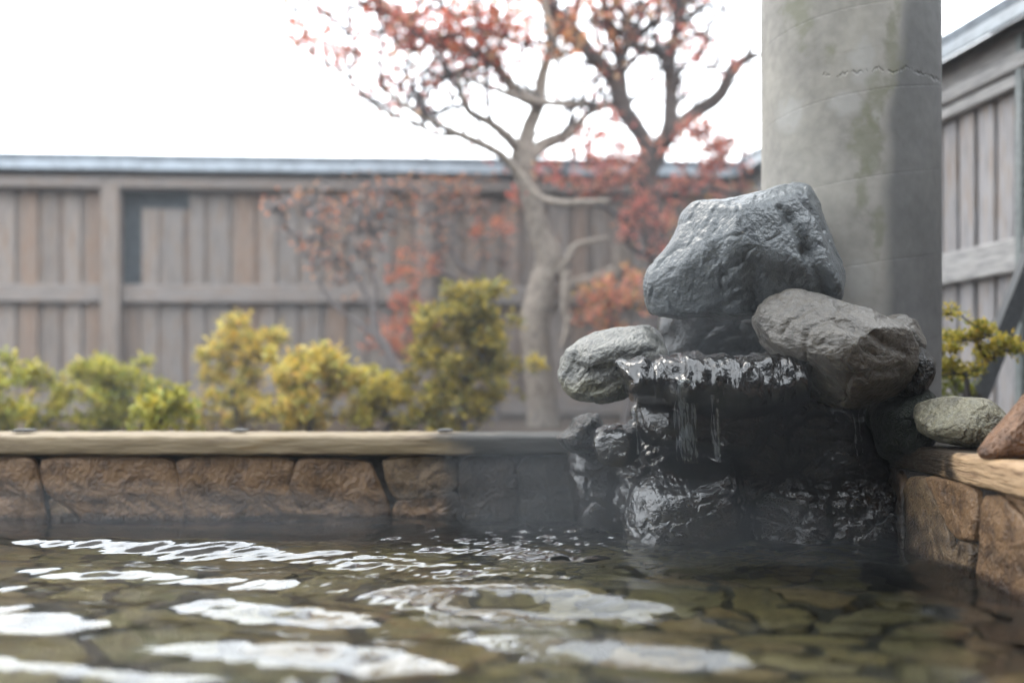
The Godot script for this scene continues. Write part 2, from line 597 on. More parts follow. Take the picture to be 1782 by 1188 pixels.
func build_pool() -> void:
	# bed of flat stones under the water
	var b := Build.new()
	slab(b, Vector3(POOL_L, BED - 0.12, POOL_BACK), Vector3(POOL_R, BED, POOL_NEAR))
	var bed := single("pool_floor", b.done(), M.grout, "", "", Vector3.ZERO, "", "structure")
	var k := 0
	for poly in voronoi(-1.9, POOL_R - 0.02, 0.75, -POOL_BACK - 0.04, 0.185, 0.42, 5):
		var q := shrink(poly, 0.014)
		q = soften(q)
		if q.size() < 3:
			continue
		part("stone", stone_piece(q, Vector3(0, BED - 0.002, 0), Vector3(1, 0, 0), Vector3(0, 0, -1), 0.02, 0.008, 18, k), M.floor[k % 3], bed)
		k += 1
	# walls: mortar cores with stones set in their faces
	var back := thing("pool_wall", "low pool wall of large brown stones under the straight grey coping", "wall")
	b = Build.new()
	slab(b, Vector3(POOL_L - 0.3, BED - 0.12, POOL_BACK - 0.28), Vector3(POOL_R + 0.3, RIM - 0.058, POOL_BACK))
	part("mortar_core", b.done(), M.mortar, back)
	var D := -POOL_BACK
	var stones := [
		[[-12, 797], [58, 797], [68, 830], [72, 880], [90, 925], [-12, 930]],
		[[75, 797], [300, 797], [308, 830], [318, 880], [322, 925], [165, 925], [128, 880], [88, 860], [74, 830]],
		[[92, 872], [120, 888], [155, 930], [98, 930]],
		[[312, 797], [512, 797], [503, 830], [506, 858], [520, 890], [560, 925], [332, 925], [322, 880], [314, 835]],
		[[520, 799], [640, 803], [652, 830], [668, 865], [680, 898], [640, 925], [580, 925], [530, 890], [508, 850], [512, 826]],
		[[668, 797], [795, 797], [797, 852], [752, 862], [692, 868], [676, 840]],
		[[688, 874], [750, 868], [797, 859], [802, 900], [806, 930], [684, 930]],
		[[801, 797], [895, 797], [900, 850], [898, 930], [812, 930], [806, 880]],
		[[902, 797], [1010, 797], [1010, 930], [905, 930]]]
	for n in stones.size():
		var poly := PackedVector2Array()
		for p in stones[n]:
			poly.append(Vector2((p[0] - 891.0) / FOCAL * D, EYE - (p[1] - HORIZON) / FOCAL * D))
		poly = soften(shrink(poly, -0.007))
		var m: Material = M.wall_stone_b if n % 3 == 2 else M.wall_stone
		part("stone", stone_piece(poly, Vector3(0, 0, POOL_BACK), Vector3(1, 0, 0), Vector3(0, 1, 0), 0.016, 0.012, 44, n + 3), m, back)
	var g := RandomNumberGenerator.new()
	g.seed = 3
	var x := (-12 - 891.0) / FOCAL * D - 0.01
	while x > POOL_L + 0.2:      # the wall goes on beyond the picture
		var w := g.randf_range(0.22, 0.4)
		var s := g.randf_range(-0.03, 0.03)
		var poly := PackedVector2Array([Vector2(x - w, -0.05), Vector2(x, -0.05), Vector2(x + s, RIM - 0.062), Vector2(x - w - s, RIM - 0.062)])
		part("stone", stone_piece(soften(shrink(poly, 0.008)), Vector3(0, 0, POOL_BACK), Vector3(1, 0, 0), Vector3(0, 1, 0), 0.016, 0.012, 40, g.randi() % 90), M.wall_stone if g.randf() < 0.6 else M.wall_stone_b, back)
		x -= w
	var side := thing("pool_wall", "short pool wall of tan stones running out beside the boulder pile", "wall")
	b = Build.new()
	slab(b, Vector3(POOL_R, BED - 0.12, POOL_BACK + 0.002), Vector3(POOL_R + 0.28, RIM - 0.058, POOL_NEAR))
	part("mortar_core", b.done(), M.mortar, side)
	# stones of the side wall in (depth, height)
	var sides := [
		[[2.46, -0.05], [2.46, 0.15], [2.36, 0.165], [2.3, 0.12], [2.215, 0.05], [2.2, 0.0], [2.19, -0.05]],
		[[2.325, 0.165], [2.09, 0.165], [2.085, 0.1], [2.1, 0.064], [2.2, 0.06], [2.25, 0.1]],
		[[2.185, 0.05], [2.1, 0.052], [2.1, -0.05], [2.175, -0.05]],
		[[2.06, 0.15], [1.98, 0.16], [1.9, 0.125], [1.72, 0.11], [1.71, -0.05], [2.075, -0.05], [2.075, 0.06]],
		[[1.96, 0.165], [1.72, 0.166], [1.73, 0.125], [1.88, 0.14]],
		[[1.7, 0.165], [1.4, 0.165], [1.38, 0.02], [1.42, -0.05], [1.69, -0.05]],
		[[1.37, 0.165], [1.1, 0.165], [1.12, -0.05], [1.4, -0.05]],
		[[2.47, -0.05], [2.47, 0.165], [2.7, 0.165], [2.7, -0.05]]]
	for n in sides.size():
		var poly := PackedVector2Array()
		for p in sides[n]:
			poly.append(Vector2(p[0], p[1]))
		poly = soften(shrink(poly, -0.005))
		part("stone", stone_piece(poly, Vector3(POOL_R, 0, 0), Vector3(0, 0, -1), Vector3(0, 1, 0), -0.018, -0.012, 40, n + 20), M.wall_stone_b if n in [0, 2] else M.wall_stone, side)
	# the unseen sides close the pool
	var near := thing("pool_wall", "plain mortar pool wall without stones under the bathhouse eave", "wall")
	b = Build.new()
	slab(b, Vector3(POOL_L - 0.3, BED - 0.12, POOL_NEAR + 0.002), Vector3(POOL_R + 0.3, RIM, POOL_NEAR + 0.28))
	slab(b, Vector3(POOL_L - 0.3, BED - 0.12, POOL_BACK + 0.002), Vector3(POOL_L - 0.002, RIM, POOL_NEAR))
	part("mortar_core", b.done(), M.mortar, near)
	# copings
	var ba := Build.new()
	beam(ba, POOL_L, 0.2, 180, 0)
	single("coping", ba.done(), M.coping, "long straight weathered coping with a pale worn top along the garden", "coping")
	var bs := Build.new()
	beam(bs, 0.9, 2.62, 110, 1)
	single("coping", bs.done(), M.coping_side, "short wet grained coping in front of the leaning slab", "coping")


func soften(poly: PackedVector2Array) -> PackedVector2Array:      # corners cut twice
	var p := poly
	for r in 2:
		var q := PackedVector2Array()
		for k in p.size():
			var a := p[k]
			var c := p[(k + 1) % p.size()]
			q.append(a.lerp(c, 0.16))
			q.append(a.lerp(c, 0.84))
		p = q
	return p


func beam(b: Build, from: float, to: float, cuts: int, which: int) -> void:
	# a coping with uneven, worn edges. which 0: along x at the back; 1: along depth at the side
	var w := 0.26
	var h := 0.056
	var ring := [Vector2(0, 0.006), Vector2(0.004, 0), Vector2(w - 0.01, 0), Vector2(w, 0.01), Vector2(w, h - 0.01), Vector2(w - 0.012, h), Vector2(w * 0.66, h), Vector2(w * 0.33, h), Vector2(0.05, h), Vector2(0.016, h), Vector2(0.006, h - 0.004), Vector2(0.001, h - 0.013), Vector2(0, h * 0.5), Vector2(0, h * 0.25)]
	var n := ring.size()
	for k in cuts + 1:
		var t := from + (to - from) * k / cuts
		var lift := 0.0
		for r in n:
			var q: Vector2 = ring[r]
			var e := nz.get_noise_3d(t * 700, r * 40.0, which * 500.0) * 0.004 + nz.get_noise_3d(t * 160, 77, which * 90.0) * 0.005
			var f := nz.get_noise_3d(t * 1500, r * 60.0, 40 + which * 500.0) * 0.003
			var y := RIM - h + q.y + f + lift
			if which == 0:
				b.v.append(Vector3(t, y, -3.0 - q.x + e))
			else:
				b.v.append(Vector3(0.862 + q.x + e + 0.035 * smoothstep(1.7, 2.5, t), y, -t))
	for k in cuts:
		for r in n:
			var p := k * n + r
			var q := k * n + (r + 1) % n
			b.tri(p, q, p + n)
			b.tri(q, q + n, p + n)
	for e in [0, cuts]:
		var m := b.v.size()
		var s := Vector3.ZERO
		for r in n:
			s += b.v[e * n + r]
		b.v.append(s / n)
		for r in n:
			if e == 0:
				b.tri(m, e * n + (r + 1) % n, e * n + r)
			else:
				b.tri(m, e * n + r, e * n + (r + 1) % n)
	b.face_out()
	b.smooth()
	b.c.resize(b.v.size())
	for k in b.v.size():      # a black, soaked end with a ragged border where the spray falls
		var p := b.v[k]
		var s := 0.0
		if which == 0:
			s = smoothstep(-0.22, -0.1, p.x + 0.12 * nz.get_noise_3dv(p * 500) + 0.08 * nz.get_noise_3d(p.x * 500, p.y * 5200, 9))
		else:
			s = smoothstep(2.16, 2.24, -p.z + 0.16 * nz.get_noise_3dv(p * 900))
		b.c[k] = Color.WHITE.lerp(Color(0.09, 0.095, 0.11), s)


# ---------------------------------------------------------------- water

var waves := []

func water_height(x: float, z: float) -> float:
	var sx := x - 0.2
	var sz := z + 2.74
	var r := sqrt(sx * sx + sz * sz)
	var near := exp(-r / 0.55)
	var h := 0.0
	for w in waves:
		h += w[2] * sin(w[0] * x + w[1] * z + w[3] + 0.9 * sin(x * w[4] + z * w[5] + w[3]))
	h *= 0.6 + 0.4 * smoothstep(0.2, 1.2, r)
	h += 0.0034 * sin(r * 24.0 - 0.6 + 1.6 * sm.get_noise_2d(x * 1.3, z * 1.3)) * exp(-r / 1.1) * smoothstep(0.1, 0.5, r)
	h += 0.0013 * sin(r * 55.0 + 3.0 * sm.get_noise_2d(x * 2.4 + 40, z * 2.4)) * exp(-r / 0.6)
	h += near * (0.008 * sm.get_noise_2d(x * 7, z * 7) + 0.006 * sm.get_noise_2d(x * 16, z * 16) + 0.0024 * sm.get_noise_2d(x * 40, z * 40))
	h += 0.0012 * sm.get_noise_2d(x * 9, z * 16) * exp(-r / 0.9)
	return h


func build_water() -> void:
	var g := RandomNumberGenerator.new()
	g.seed = 21
	for k in 15:
		var lam: float = [0.62, 0.48, 0.38, 0.3, 0.24][k % 5] * g.randf_range(0.88, 1.12)
		var dir := g.randf_range(-0.42, 0.42) + (PI / 2) + 0.12
		var kk := TAU / lam
		waves.append([kk * cos(dir), kk * sin(dir), 0.043 / kk, g.randf() * TAU, g.randf_range(-5, 5), g.randf_range(-1.5, 1.5)])
	for k in 8:      # shorter ripples that run over the swell
		var lam := g.randf_range(0.12, 0.19)
		var dir := g.randf_range(-0.3, 0.3) + (PI / 2) + 0.15
		var kk := TAU / lam
		waves.append([kk * cos(dir), kk * sin(dir), 0.017 / kk, g.randf() * TAU, g.randf_range(-7, 7), g.randf_range(-2, 2)])
	var xs := []
	var zs := []
	var x := POOL_L
	while x < POOL_R:
		xs.append(x)
		x += (0.007 if x > -0.35 and x < 0.65 else 0.012) if x > -1.55 else 0.05
	xs.append(POOL_R)
	var z := POOL_BACK
	while z < POOL_NEAR:
		zs.append(z)
		z += (0.006 if z < -2.1 else 0.0085) if z < -1.15 else 0.04
	zs.append(POOL_NEAR)
	var b := Build.new()
	var nx := xs.size()
	for zz in zs:
		for xx in xs:
			b.v.append(Vector3(xx, water_height(xx, zz), zz))
	for j in zs.size() - 1:
		for k in nx - 1:
			var p: int = j * nx + k
			b.tri(p, p + 1, p + nx)
			b.tri(p + 1, p + nx + 1, p + nx)
	b.smooth()
	single("water", b.done(), M.water, "", "", Vector3.ZERO, "", "structure")
	# the spring water is slightly turbid
	var murk := FogVolume.new()
	murk.shape = RenderingServer.FOG_VOLUME_SHAPE_BOX
	murk.size = Vector3(POOL_R - POOL_L, -BED - 0.03, POOL_NEAR - POOL_BACK)
	var fm := FogMaterial.new()
	fm.density = 0.72
	fm.albedo = lin(0.62, 0.56, 0.4)
	murk.material = fm
	murk.name = "turbid_water"
	add_child(murk)
	murk.position = Vector3((POOL_R + POOL_L) / 2, (BED - 0.03) / 2, (POOL_NEAR + POOL_BACK) / 2)
	tag(murk, "", "", "", "stuff")


# ---------------------------------------------------------------- column

func build_column() -> void:
	var W := 720
	var H := 900
	var top := 2.9
	var R := 0.233
	var im := Image.create(W, H, false, Image.FORMAT_RGB8)
	var hm := Image.create(W, H, false, Image.FORMAT_RGB8)
	var blots := [      # algae: pixel x, y of the photograph, half width, half height
		[1508, 265, 24, 58], [1524, 160, 17, 40], [1552, 60, 16, 90], [1500, 330, 14, 40], [1560, 5, 20, 40], [1530, 420, 12, 60], [1395, 20, 22, 50], [1450, 90, 16, 24]]
	var pale := [[1500, 95, 34, 60], [1520, 285, 7, 11], [1526, 200, 8, 12], [1470, 175, 30, 24], [1380, 200, 30, 40], [1500, 480, 26, 40]]
	for j in H:
		var y := top * (1.0 - (j + 0.5) / H)
		for k in W:
			var a := ((k + 0.5) / W - 0.5) * TAU
			var X := a * R
			var n1 := nz.get_noise_3d(X * 420, y * 420, 3)
			var n2 := nz.get_noise_3d(X * 90, y * 60, 50)
			var n3 := nz.get_noise_3d(X * 2600, y * 2600, 8)
			var v := 0.25 + 0.06 * n1 + 0.115 * n2 + 0.045 * n3
			var c := Color(v * 1.02, v * (0.97 + 0.02 * n2), v * (0.88 + 0.08 * n2 - 0.02 * n1))
			var hgt := 0.6 + 0.12 * n3
			if absf(a) < 1.75:
				# where this point shows in the photograph, used only to put each stain where it is on the column
				var d := 2.95 - R * cos(a)
				var ph := 891.0 + (0.912 + R * sin(a)) * FOCAL / d
				var pv := HORIZON - (y - EYE) * FOCAL / d
				var rag := 14.0 * nz.get_noise_3d(X * 500, y * 350, 20) + 7.0 * n3 + 10.0 * n1
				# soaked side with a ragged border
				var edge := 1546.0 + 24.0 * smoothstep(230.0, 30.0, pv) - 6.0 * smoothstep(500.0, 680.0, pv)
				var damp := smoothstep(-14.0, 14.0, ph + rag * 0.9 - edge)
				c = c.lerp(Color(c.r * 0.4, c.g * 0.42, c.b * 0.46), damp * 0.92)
				for p in pale:
					var q := Vector2((ph - p[0]) / p[2], (pv - p[1]) / p[3]).length()
					var s := smoothstep(1.1, 0.55, q + 0.9 * n1 + 0.5 * n3) * (1.0 - damp)
					c = c.lerp(Color(0.34, 0.335, 0.32), 0.4 * s)
				for p in blots:
					var q := Vector2((ph - p[0]) / p[2], (pv - p[1]) / p[3]).length()
					var s := smoothstep(1.25, 0.1, q + 1.3 * n1 + 0.9 * n3)
					c = c.lerp(Color(0.13, 0.132, 0.08), 0.55 * s)
				# crack
				var cr := 131.0 + 10.0 * nz.get_noise_2d(ph * 3.0, 5) + 5.0 * nz.get_noise_2d(ph * 14.0, 60) - 9.0 * smoothstep(1440, 1530, ph) + 20.0 * smoothstep(1590, 1640, ph)
				if ph > 1432 and absf(pv - cr) < 1.0 + 2.6 * (nz.get_noise_2d(ph * 5.0, 99) + 0.05):
					c = c * 0.78
					hgt = 0.1
			# seams of the spiral form
			var f := fposmod((y - 1.369 - 0.215 * (a - PI / 2) / TAU + 0.004 * nz.get_noise_2d(X * 300, 7)) / 0.215, 1.0)
			var sl := minf(f, 1.0 - f) * 0.215
			if sl < 0.0028:
				hgt -= 0.2 * (1.0 - sl / 0.0028)
				c = c * (0.9 + 0.12 * n1)
			if f > 0.5:
				hgt += 0.06
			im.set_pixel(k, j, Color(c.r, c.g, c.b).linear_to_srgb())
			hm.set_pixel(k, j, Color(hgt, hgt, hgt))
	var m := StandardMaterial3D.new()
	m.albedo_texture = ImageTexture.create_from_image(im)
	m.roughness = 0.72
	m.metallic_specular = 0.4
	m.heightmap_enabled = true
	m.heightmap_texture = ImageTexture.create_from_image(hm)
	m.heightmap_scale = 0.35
	var b := Build.new()
	var sides := 96
	var rows := 40
	for j in rows + 1:
		var y := top * j / rows
		for k in sides + 1:
			var a := (float(k) / sides - 0.5) * TAU
			var r := R + 0.0022 * nz.get_noise_3d(sin(a) * 120, y * 120, cos(a) * 120)
			b.v.append(Vector3(r * sin(a), y, r * cos(a)))
			b.n.append(Vector3(sin(a), 0, cos(a)))
			b.u.append(Vector2(float(k) / sides, 1.0 - y / top))
	for j in rows:
		for k in sides:
			var p := j * (sides + 1) + k
			b.tri(p, p + sides + 1, p + 1)
			b.tri(p + 1, p + sides + 1, p + sides + 2)
	var cap := b.v.size()
	b.v.append(Vector3(0, top, 0))
	b.n.append(Vector3.UP)
	b.u.append(Vector2(0.5, 0.0))
	for k in sides:
		var p := rows * (sides + 1) + k
		b.tri(cap, p + 1, p)
	single("concrete_column", b.done(), m, "round stained concrete column with spiral seams rising behind the grey boulder", "column", Vector3(0.912, 0.0, -2.95))


func build_bathhouse() -> void:
	# the bathhouse that the column belongs to: its roof and back wall stand outside the picture and keep the sky off the stones from this side
	var h := thing("bathhouse", "timber bathhouse with an open eave carried by the concrete column", "building", Vector3(0, 0, 3.4))
	var b := Build.new()
	slab(b, Vector3(-6.0, 2.905, -0.2), Vector3(4.2, 3.02, 3.6))
	part_world("roof", b.done(), M.dark_wood, h)
	b = Build.new()
	slab(b, Vector3(0.8, 2.905, -3.25), Vector3(1.04, 3.1, -0.205))
	part_world("beam", b.done(), M.dark_wood, h)
	b = Build.new()
	slab(b, Vector3(-6.0, SOIL, 3.4), Vector3(4.2, 2.9, 3.55))
	part_world("wall", b.done(), M.plaster, h)
	b = Build.new()
	slab(b, Vector3(4.05, SOIL, -1.9), Vector3(4.2, 2.9, 3.395))
	part_world("wall", b.done(), M.plaster, h)


# ---------------------------------------------------------------- fences

func board(parent: Node3D, called: String, x: float, y0: float, y1: float, z: float, w: float, t: float, m: Material, sd: int, tilt := 0.0) -> void:
	var o := part(called, box_mesh(Vector3(w, y1 - y0, t), 0.004, 0.006, 6, sd), m, parent, Vector3(x, (y0 + y1) / 2, z))
	o.rotation.z = tilt


func rail(parent: Node3D, called: String, x0: float, x1: float, y0: float, y1: float, z: float, t: float, m: Material, sd: int) -> void:
	var o := part(called, box_mesh(Vector3(y1 - y0, x1 - x0, t), 0.006, 0.006, 10, sd), m, parent, Vector3((x0 + x1) / 2, (y0 + y1) / 2, z))
	o.rotation.z = PI / 2


func gutter(parent: Node3D, x0: float, x1: float, y: float, z: float) -> void:
	# a folded metal capping: a sloped top, a rounded front and a drip edge
	var prof := [Vector2(-0.11, 0.02), Vector2(0.05, 0.004), Vector2(0.074, 0.0), Vector2(0.078, -0.006), Vector2(0.07, -0.04), Vector2(0.08, -0.066), Vector2(0.09, -0.098), Vector2(0.084, -0.104), Vector2(0.06, -0.07), Vector2(0.056, -0.03), Vector2(0.03, -0.018), Vector2(-0.11, 0.002)]
	var len := 1.32
	var x := x0
	var k := 0
	while x < x1 - 0.05:
		var e := minf(x + len, x1)
		var b := Build.new()
		for s in [x, e - 0.003]:
			for p in prof:
				b.v.append(Vector3(s, y + p.y + 0.002 * (k % 2), z + p.x))
		var n := prof.size()
		for r in n:
			b.tri(r, r + n, (r + 1) % n)
			b.tri((r + 1) % n, r + n, (r + 1) % n + n)
		for r in range(1, n - 1):
			b.tri(0, r, r + 1)
			b.tri(n, n + r + 1, n + r)
		b.face_out()
		var st := SurfaceTool.new()
		st.begin(Mesh.PRIMITIVE_TRIANGLES)
		st.set_smooth_group(-1)
		for q in b.i:
			st.add_vertex(b.v[q])
		st.generate_normals()
		part("capping_sheet", st.commit(), M.gutter, parent)
		x = e
		k += 1


func build_back_fence() -> void:
	var a := Vector3(-3.156, 0, -6.73)
	var e := Vector3(1.58, 0, -7.0)
	var f := thing("board_fence", "long weathered board fence under a blue grey metal capping behind the maples", "fence", a)
	f.rotation.y = -atan2(e.z - a.z, e.x - a.x)
	var g := RandomNumberGenerator.new()
	g.seed = 5
	var x := -1.7
	var k := 0
	while x < 4.74:
		var w := g.randf_range(0.085, 0.125)
		var top := 1.6
		if x > 0.74 and x < 1.08:
			top = 1.45 + g.randf_range(-0.012, 0.02)
		if x > 0.6 and x < 0.74:      # a board is missing beside the post
			board(f, "plank", 0.8, SOIL - 0.04, 0.9, 0.02, 0.11, 0.018, M.boards[k % 6], k)
			for q in [0.73, 0.86]:
				board(f, "back_plank", q, SOIL - 0.04, 0.9, 0.004, 0.1, 0.014, M.boards[k % 6], k + 230)
			x = 0.862
			continue
		board(f, "plank", x + w / 2, SOIL - 0.04, top, 0.02, w, 0.018, M.boards[g.randi() % 6], k, g.randf_range(-0.006, 0.006))
		if not (x > 0.5 and x < 0.7):
			board(f, "back_plank", x + w + 0.017, SOIL - 0.04, top, 0.004, 0.075, 0.014, M.boards[g.randi() % 6], k + 200)
		x += w + 0.034
		k += 1
	var b := Build.new()
	slab(b, Vector3(0.66, 0.8, -0.05), Vector3(1.2, 1.6, -0.035))
	part("dark_sheet", b.done(), M.dark_sheet, f).set_meta("label", "dark blue grey sheet showing through the missing board")
	b = Build.new()
	slab(b, Vector3(-1.75, 1.605, -0.015), Vector3(4.76, 1.755, 0.01))
	part("fascia", b.done(), M.rails, f)
	for s in [-1.18, 0.7, 2.6, 4.5]:
		board(f, "post", s, SOIL - 0.05, 1.6, 0.082, 0.107, 0.1, M.boards[0], 300 + int(s * 10))
	for s in [[-1.75, -1.235], [-1.125, 0.645], [0.755, 2.545], [2.655, 4.445], [4.555, 4.74]]:
		rail(f, "mid_rail", s[0], s[1], 0.875, 0.985, 0.055, 0.045, M.rails, int(s[0] * 20))
		rail(f, "base_rail", s[0], s[1], SOIL + 0.02, SOIL + 0.12, 0.055, 0.045, M.rails, int(s[0] * 30))
	rail(f, "top_beam", -1.75, 4.74, 1.572, 1.642, 0.07, 0.11, M.rails, 9)
	gutter(f, -1.78, 4.74, 1.77, 0.085)


func build_side_fence() -> void:
	var a := Vector3(1.543, 0, -6.98)
	var e := Vector3(2.21, 0, -2.1)
	var f := thing("board_fence", "pale grey board fence with double moulding behind the column", "fence", a)
	var len := Vector2(e.x - a.x, e.z - a.z).length()
	f.rotation.y = -atan2(e.z - a.z, e.x - a.x)
	var g := RandomNumberGenerator.new()
	g.seed = 9
	var x := 0.02
	var k := 0
	while x < len:
		var w := g.randf_range(0.1, 0.11)
		board(f, "plank", x + w / 2, SOIL - 0.04, 1.5, 0.018, w, 0.016, M.side_boards[g.randi() % 4], 500 + k)
		board(f, "back_plank", x + w + 0.016, SOIL - 0.04, 1.5, 0.002, 0.075, 0.014, M.side_boards[g.randi() % 4], 700 + k)
		x += w + 0.032
		k += 1
	var b := Build.new()
	slab(b, Vector3(0, 1.5, -0.02), Vector3(len, 1.755, 0.005))
	part("fascia", b.done(), M.side_rails, f)
	rail(f, "mid_rail", 0.0, len, 0.785, 0.913, 0.056, 0.04, M.side_rails, 41)
	rail(f, "moulding", 0.0, len, 1.475, 1.524, 0.05, 0.045, M.side_rails, 42)
	rail(f, "moulding", 0.0, len, 1.53, 1.588, 0.062, 0.06, M.side_rails, 43)
	rail(f, "top_board", 0.0, len, 1.59, 1.69, 0.045, 0.03, M.side_rails, 44)
	gutter(f, 0.0, len, 1.768, 0.09)
	b = Build.new()
	var st := px(1783, 400, 4.02)
	tube_box(b, Vector3(st.x, SOIL - 0.04, st.z), Vector3(st.x, 1.66, st.z), 0.045)
	part_world("steel_post", b.done(), M.steel_post, f)
	b = Build.new()
	tube_box(b, px(1700, 690, 3.75), px(1850, 318, 3.95), 0.06)
	single("steel_brace", b.done(), M.steel, "dark slanting steel brace rising behind the small green bush", "brace")


func part_world(called: String, mesh: Mesh, m: Material, parent: Node3D) -> MeshInstance3D:
	var o := part(called, mesh, m, parent)
	o.transform = parent.transform.affine_inverse()
	return o


func tube_box(b: Build, p: Vector3, q: Vector3, w: float) -> void:      # a square bar from p to q
	var dir := (q - p).normalized()
	var s := dir.cross(Vector3.BACK).normalized() * w / 2
	var u := s.cross(dir).normalized() * w / 2
	var c := []
	for base in [p, q]:
		for k in [[-1, -1], [1, -1], [1, 1], [-1, 1]]:
			c.append(base + s * k[0] + u * k[1])
	var from := b.i.size()
	for k in 4:
		b.flat_quad(c[k], c[k + 4], c[(k + 1) % 4 + 4], c[(k + 1) % 4])
	b.flat_quad(c[0], c[1], c[2], c[3])
	b.flat_quad(c[4], c[7], c[6], c[5])
	var mid := (p + q) / 2
	for k in range(from, b.i.size(), 3):      # outwards
		var a := b.v[b.i[k]]
		var f := (b.v[b.i[k + 2]] - a).cross(b.v[b.i[k + 1]] - a)
		var cen := (a + b.v[b.i[k + 1]] + b.v[b.i[k + 2]]) / 3 - mid
		var away := cen - dir * cen.dot(dir) if absf(f.normalized().dot(dir)) < 0.5 else dir * cen.dot(dir)
		if f.dot(away) < 0.0:
			var t := b.i[k + 1]
			b.i[k + 1] = b.i[k + 2]
			b.i[k + 2] = t
			f = -f
		for s2 in 3:
			b.n[b.i[k + s2]] = f.normalized()


# ---------------------------------------------------------------- rocks

func rock_mesh(outline: Array, d: float, front: float, back: float, opt := {}) -> ArrayMesh:
	# A closed boulder: the outline gives its height and breadth at depth d, front and back how far it swells towards and away from the viewer.
	# opt: rough (m), facets (count), grooves [[x0, y0, x1, y1, width, depth m]], e (squareness), seed, tint (Callable: point, normal -> Color)
	var nt: int = opt.get("nt", 150)
	var np: int = opt.get("np", 96)
	var sd: int = opt.get("seed", 1)
	var rough: float = opt.get("rough", 0.012)
	var e: float = opt.get("e", 0.72)
	var poly := PackedVector2Array()
	for p in outline:
		poly.append(Vector2(p[0], p[1]))
	poly = soften(poly)
	var mid := Vector2.ZERO
	var lo := Vector2(1e9, 1e9)
	var hi := -lo
	for p in poly:
		lo = lo.min(p)
		hi = hi.max(p)
	mid = (lo + hi) / 2
	if not Geometry2D.is_point_in_polygon(mid, poly):
		mid = Vector2.ZERO
		for p in poly:
			mid += p / poly.size()
	var g := RandomNumberGenerator.new()
	g.seed = sd * 97 + 5
	var rad := PackedFloat32Array()
	for k in nt:
		var a := TAU * k / nt
		var far := mid + Vector2(cos(a), sin(a)) * 4000.0
		var best := 1.0
		for q in poly.size():
			var h = Geometry2D.segment_intersects_segment(mid, far, poly[q], poly[(q + 1) % poly.size()])
			if h != null:
				best = maxf(best, mid.distance_to(h))
		rad.append(best)
	var centre := px(mid.x, mid.y, d)
	var scale := d / FOCAL
	var b := Build.new()
	for j in np + 1:
		var ph := PI * j / np
		var s := pow(maxf(sin(ph), 0.0), e)
		var c := cos(ph)
		var dep := signf(c) * pow(absf(c), 0.8) * (front if c > 0 else back)
		for k in nt:
			var a := TAU * k / nt
			var q := Vector2(cos(a), sin(a)) * rad[k] * s * scale
			b.v.append(centre + Vector3(q.x, -q.y, dep))
	for j in np:
		for k in nt:
			var p := j * nt + k
			var q := j * nt + (k + 1) % nt
			b.tri(p, q, p + nt)
			b.tri(q, q + nt, p + nt)
	b.face_out()
	# broken planes
	var facets: int = opt.get("facets", 0)
	var size := Vector3((hi.x - lo.x) * scale / 2, (hi.y - lo.y) * scale / 2, (front + back) / 2)
	var planes: Array = opt.get("planes", [])
	for f in facets + planes.size():
		var dir: Vector3 = Vector3(g.randf_range(-0.9, 0.9), g.randf_range(-0.8, 0.9), g.randf_range(0.1, 1.0)).normalized() if f < facets else planes[f - facets][0].normalized()
		var reach := 0.0
		for k in range(0, b.v.size(), 7):
			reach = maxf(reach, (b.v[k] - centre).dot(dir))
		var cut: float = reach * (g.randf_range(0.78, 0.93) if f < facets else planes[f - facets][1])
		for k in b.v.size():
			var over := (b.v[k] - centre).dot(dir) - cut
			var soft := reach * 0.03
			if over > -soft * 5.0:
				b.v[k] -= dir * soft * log(1.0 + exp(minf(over / soft, 40.0))) * 0.92
	b.smooth()
	var so := Vector3(sd * 53.0, sd * 29.0, sd * 17.0)
	var fine: float = opt.get("fine", 0.12)
	var lay: float = opt.get("layer", 0.0)      # bedding: steps along the stone's grain
	var dirl: Vector3 = opt.get("grain", Vector3(0.2, 1.0, 0.1)).normalized()
	var grooves: Array = opt.get("grooves", [])
	for k in b.v.size():
		var p := b.v[k]
		var o := rough * (1.9 * nz.get_noise_3dv(p * 330 + so) + 0.5 * rg.get_noise_3dv(p * 200 + so) + 0.4 * nz.get_noise_3dv(p * 1500 + so) + fine * nz.get_noise_3dv(p * 4200 + so))
		if lay > 0.0:
			var t := p.dot(dirl) * 26.0 + 2.2 * nz.get_noise_3dv(p * 200 + so)
			o += lay * (smoothstep(0.0, 0.75, t - floorf(t)) - 0.5) * (0.6 + 0.8 * nz.get_noise_3dv(p * 350 + so))
		var ck := (cl.get_noise_3dv(p * (480.0 if sd % 2 else 620.0) + so + Vector3(nz.get_noise_3dv(p * 500), nz.get_noise_3dv(p * 500 + so), 0) * 60.0) + 1.0) / 0.055
		if ck < 2.5:      # fractures
			o -= rough * 0.7 * exp(-ck * ck)
		if opt.has("flute"):      # ridges worn by, and heaped up in, the running film of water
			var fl: float = opt.flute
			var lean := p.x + (p.y - 0.44) * 0.35
			o += fl * (rg.get_noise_3d(lean * 2600, p.y * 420 + p.z * 300, 5) + 0.5 * nz.get_noise_3d(lean * 5200, p.y * 900, 15)) * smoothstep(-0.35, 0.15, b.n[k].y)
		for gr in grooves:
			var pa := px(gr[0], gr[1], d - front * 0.6)
			var pb := px(gr[2], gr[3], d - front * 0.6)
			var w: float = gr[4] * scale
			var q := Vector2(p.x, p.y) + Vector2(nz.get_noise_3dv(p * 600 + so), nz.get_noise_3dv(p * 600 - so)) * w * 0.9
			var near := Geometry2D.get_closest_point_to_segment(q, Vector2(pa.x, pa.y), Vector2(pb.x, pb.y))
			var dist := q.distance_to(near) / w
			if dist < 2.5 and p.z > centre.z - back * 0.2:
				o -= gr[5] * exp(-dist * dist * 1.6)
		b.v[k] = p + b.n[k] * o
	b.smooth()
